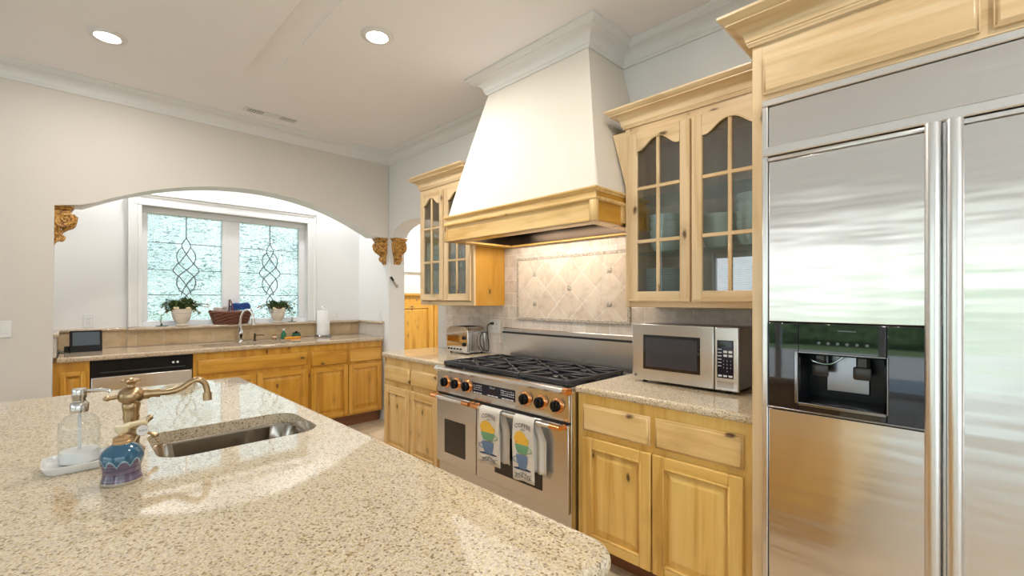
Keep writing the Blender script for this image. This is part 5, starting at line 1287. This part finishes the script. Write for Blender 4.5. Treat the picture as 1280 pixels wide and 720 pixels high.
mb.tube(spline([(c_[0], c_[1], c_[2]+0.139), (c_[0]+0.022, c_[1]+0.012, c_[2]+0.142), (c_[0]+0.045, c_[1]+0.024, c_[2]+0.141), (c_[0]+0.052, c_[1]+0.027, c_[2]+0.134)], 6), [0.008]*6+[0.0065]*6+[0.005]*7, 10); mb.build('pump', plain('pump_cream', (0.70, 0.60, 0.40), 0.35), bp_, 40)

# ------------------------------------------------------------------ ceiling fixtures
def downlight(x, y, label, k=1.0, col=None):
    t = thing('recessed_light', (x, y, CZ-0.012), label, 'ceiling light', 'recessed ceiling lights')
    mb = MB(); mb.lathe_open([(0.0, -0.0008), (0.060, -0.0012), (0.066, -0.012), (0.090, -0.010), (0.098, -0.004), (0.098, -0.0004)], (x, y, CZ), 40); mb.build('trim_ring', TRIM, t, 40)
    mb = MB(); mb.lathe([(0.0, -0.004), (0.0585, -0.004)], (x, y, CZ), 36); mb.build('lens', LENS, t)
    l = area('recessed_light_beam', (x, y, CZ-0.014), (0, 0, 0), 0.14, 0, LAMP_W*k, col or LAMP_COL, shape='DISK')
    l.parent = t; l.location = (0, 0, -0.002)
downlight(0.186, 3.785, 'round recessed ceiling light, left of the two, nearest the arch wall', 0.55)
downlight(1.385, 2.60, 'round recessed ceiling light in front of the range hood')
downlight(1.25, 1.05, 'unseen recessed light added to brighten the wall cabinets', 0.45)  # out-of-frame downlight added to brighten the wall cabinets
for x, y in ((1.0, -0.9), (-1.6, 2.6), (-1.6, 0.3)): downlight(x, y, 'unseen recessed light added to brighten the wall cabinets')
for x in (0.55, 2.0): downlight(x, 5.12, 'round recessed ceiling light above the nook counter', 0.5, (0.93, 0.97, 1))
vt = thing('ceiling_vent', (1.31, 4.385, CZ-0.012), 'white rectangular ceiling vent with two slatted ends near the arch wall', 'vent')
mb = MB(); mb.box(1.09, 1.53, 4.34, 4.43, CZ-0.008, CZ-0.0006, 0.002); mb.build('frame', TRIM, vt)
for a, b, m_ in ((1.118, 1.24, 'vent_dark'), (1.385, 1.507, 'vent_dark')):
    mb = MB(); mb.box(a, b, 4.352, 4.418, CZ-0.0095, CZ-0.008); g_ = mb.build('grille_opening', plain('vent_dark', (0.10, 0.075, 0.05), 0.8), vt)
    mb = MB()
    for k in range(6): mb.box(a+0.006+k*0.02, a+0.012+k*0.02, 4.352, 4.418, CZ-0.0125, CZ-0.0095)
    for k in range(3): mb.box(a, b, 4.365+k*0.02, 4.368+k*0.02, CZ-0.0125, CZ-0.0095)
    mb.build('slat', TRIM, g_)

# ------------------------------------------------------------------ hall beyond the small arch
hcab = thing('hall_cabinet', (4.4, 6.45, 0), 'knotty pine cabinet with tall doors seen through the small arch', 'cabinet')
FH = Face('y', 6.3)
mb = MB(); mb.box(3.6, 5.1, 6.3, 6.595, 0.10, 1.46); mb.build('carcass', wood('amber', 'z'), hcab)
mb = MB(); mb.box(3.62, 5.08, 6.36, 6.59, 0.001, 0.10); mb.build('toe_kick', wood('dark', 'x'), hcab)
mb = MB(); mb.box(3.56, 5.14, 6.26, 6.598, 1.46, 1.50, 0.006); mb.build('top', wood('amber', 'x'), hcab)
for a, b in ((3.62, 4.36), (4.38, 5.08)): panel_door(FH, a, b, 0.13, 1.36, 0.0005, 'door', 'amber', hcab, 0.10)
FHW = Face('y', 6.6)
mb = MB(); FHW.box(mb, 3.55, 3.62, 0.0005, 0.03, 1.9, 2.75); FHW.box(mb, 4.23, 4.30, 0.0005, 0.03, 1.9, 2.75); FHW.box(mb, 3.55, 4.30, 0.0005, 0.03, 2.68, 2.75); FHW.box(mb, 3.50, 4.35, 0.0005, 0.06, 1.86, 1.93)
w2 = struct(mb.build('window_2', SASH))
mb = MB()
for k in range(14): mb.hexa([(3.625, 6.568, 1.945+k*0.052), (4.225, 6.568, 1.945+k*0.052), (4.225, 6.590, 1.972+k*0.052), (3.625, 6.590, 1.972+k*0.052)], [(3.625, 6.571, 1.943+k*0.052), (4.225, 6.571, 1.943+k*0.052), (4.225, 6.593, 1.970+k*0.052), (3.625, 6.593, 1.970+k*0.052)])
mb.build('blind_slat', plain('blind_white', (0.82, 0.83, 0.84), 0.5), w2)
mb = MB(); FHW.box(mb, 3.62, 4.23, 0.0005, 0.002, 1.93, 2.68); mb.build('window_glow', emit('daylit_window', (0.75, 0.9, 1.0), 0.55), w2)
hl = thing('hall_fill_lamp', (4.0, 5.2, CZ-0.06), 'unseen ceiling light added to brighten the hall', 'ceiling light')  # lamp out of view, added because the hall was short of light
MB().lathe([(0.14, 0.0), (0.14, -0.01), (0.12, -0.05), (0.06, -0.065), (0.0, -0.068)], (4.0, 5.2, CZ), 28).build('shade', LENS, hl, 40)
l = area('hall_fill_beam', (4.0, 5.2, CZ-0.09), (0, 0, 0), 0.3, 0, 55, (1, 0.96, 0.9), shape='DISK')

# ------------------------------------------------------------------ outside
def leafy(name, c1, c2, sc):
    m, t, b = newmat(name); v = coords(t, False); n = noise(t, v, sc, 5, 0.7)
    lk(t, ramp(t, n, [(0.35, c1), (0.62, c2)]), b.inputs['Base Color']); b.inputs['Roughness'].default_value = 0.85; bump(t, b, n, 0.6, 0.1); return m
mb = MB(); mb.box(-60, 60, -60, 60, -0.35, -0.15); lw = struct(mb.build('ground', leafy('lawn', (0.12, 0.20, 0.06), (0.28, 0.36, 0.14), 3)))
mb = MB(); mb.box(-11, -4.85, -11, 7, -0.16, -0.03).box(-4.85, 6, -11, -2.85, -0.16, -0.03); struct(mb.build('ground_patio', plain('patio_concrete', (0.62, 0.58, 0.52), 0.8, ns=6)))
def hedge(x0, x1, y0, y1, h, label):
    rn = random.Random(int(abs(x0*7+y0*3))); mb = MB(); w, d = x1-x0, y1-y0
    n1, n2 = max(2, int(w/0.4)), max(2, int(d/0.4))
    for k in range(int(max(w, d)/0.35)):
        t_ = rn.random(); px = x0+w*rn.random(); py = y0+d*rn.random(); r = rn.uniform(0.5, 1.0)
        mb.ball((px, py, rn.uniform(0.1, 1)*h-0.15), r*0.7, (1, 1, rn.uniform(0.7, 1.1)), 2)
    mb.box(x0, x1, y0, y1, -0.15, h*0.8, 0.2)
    return tag(mb.build('hedge', leafy('hedge_leaf', (0.03, 0.07, 0.02), (0.16, 0.26, 0.09), 5)), label, 'hedge')
rn_ = random.Random(5); mb = MB()
for k in range(330):
    mb.ball((rn_.uniform(-7, 11), rn_.uniform(9.3, 11.5), rn_.uniform(-0.1, 3.6)**1.0), rn_.uniform(0.10, 0.34), (1.2, 1, 0.8), 1)
o_ = mb.build('garden_shrubs', leafy('shrub_leaf', (0.06, 0.10, 0.07), (0.24, 0.32, 0.24), 5)); o_['kind'] = 'stuff'; tag(o_, 'loose green shrubs blurred behind the textured nook window', 'shrubs')
hedge(-16, -14, -9, 9, 2.1, 'green hedge on the left side of the garden')
hedge(-9, 6, -14, -12.5, 2.1, 'green hedge at the rear of the garden')
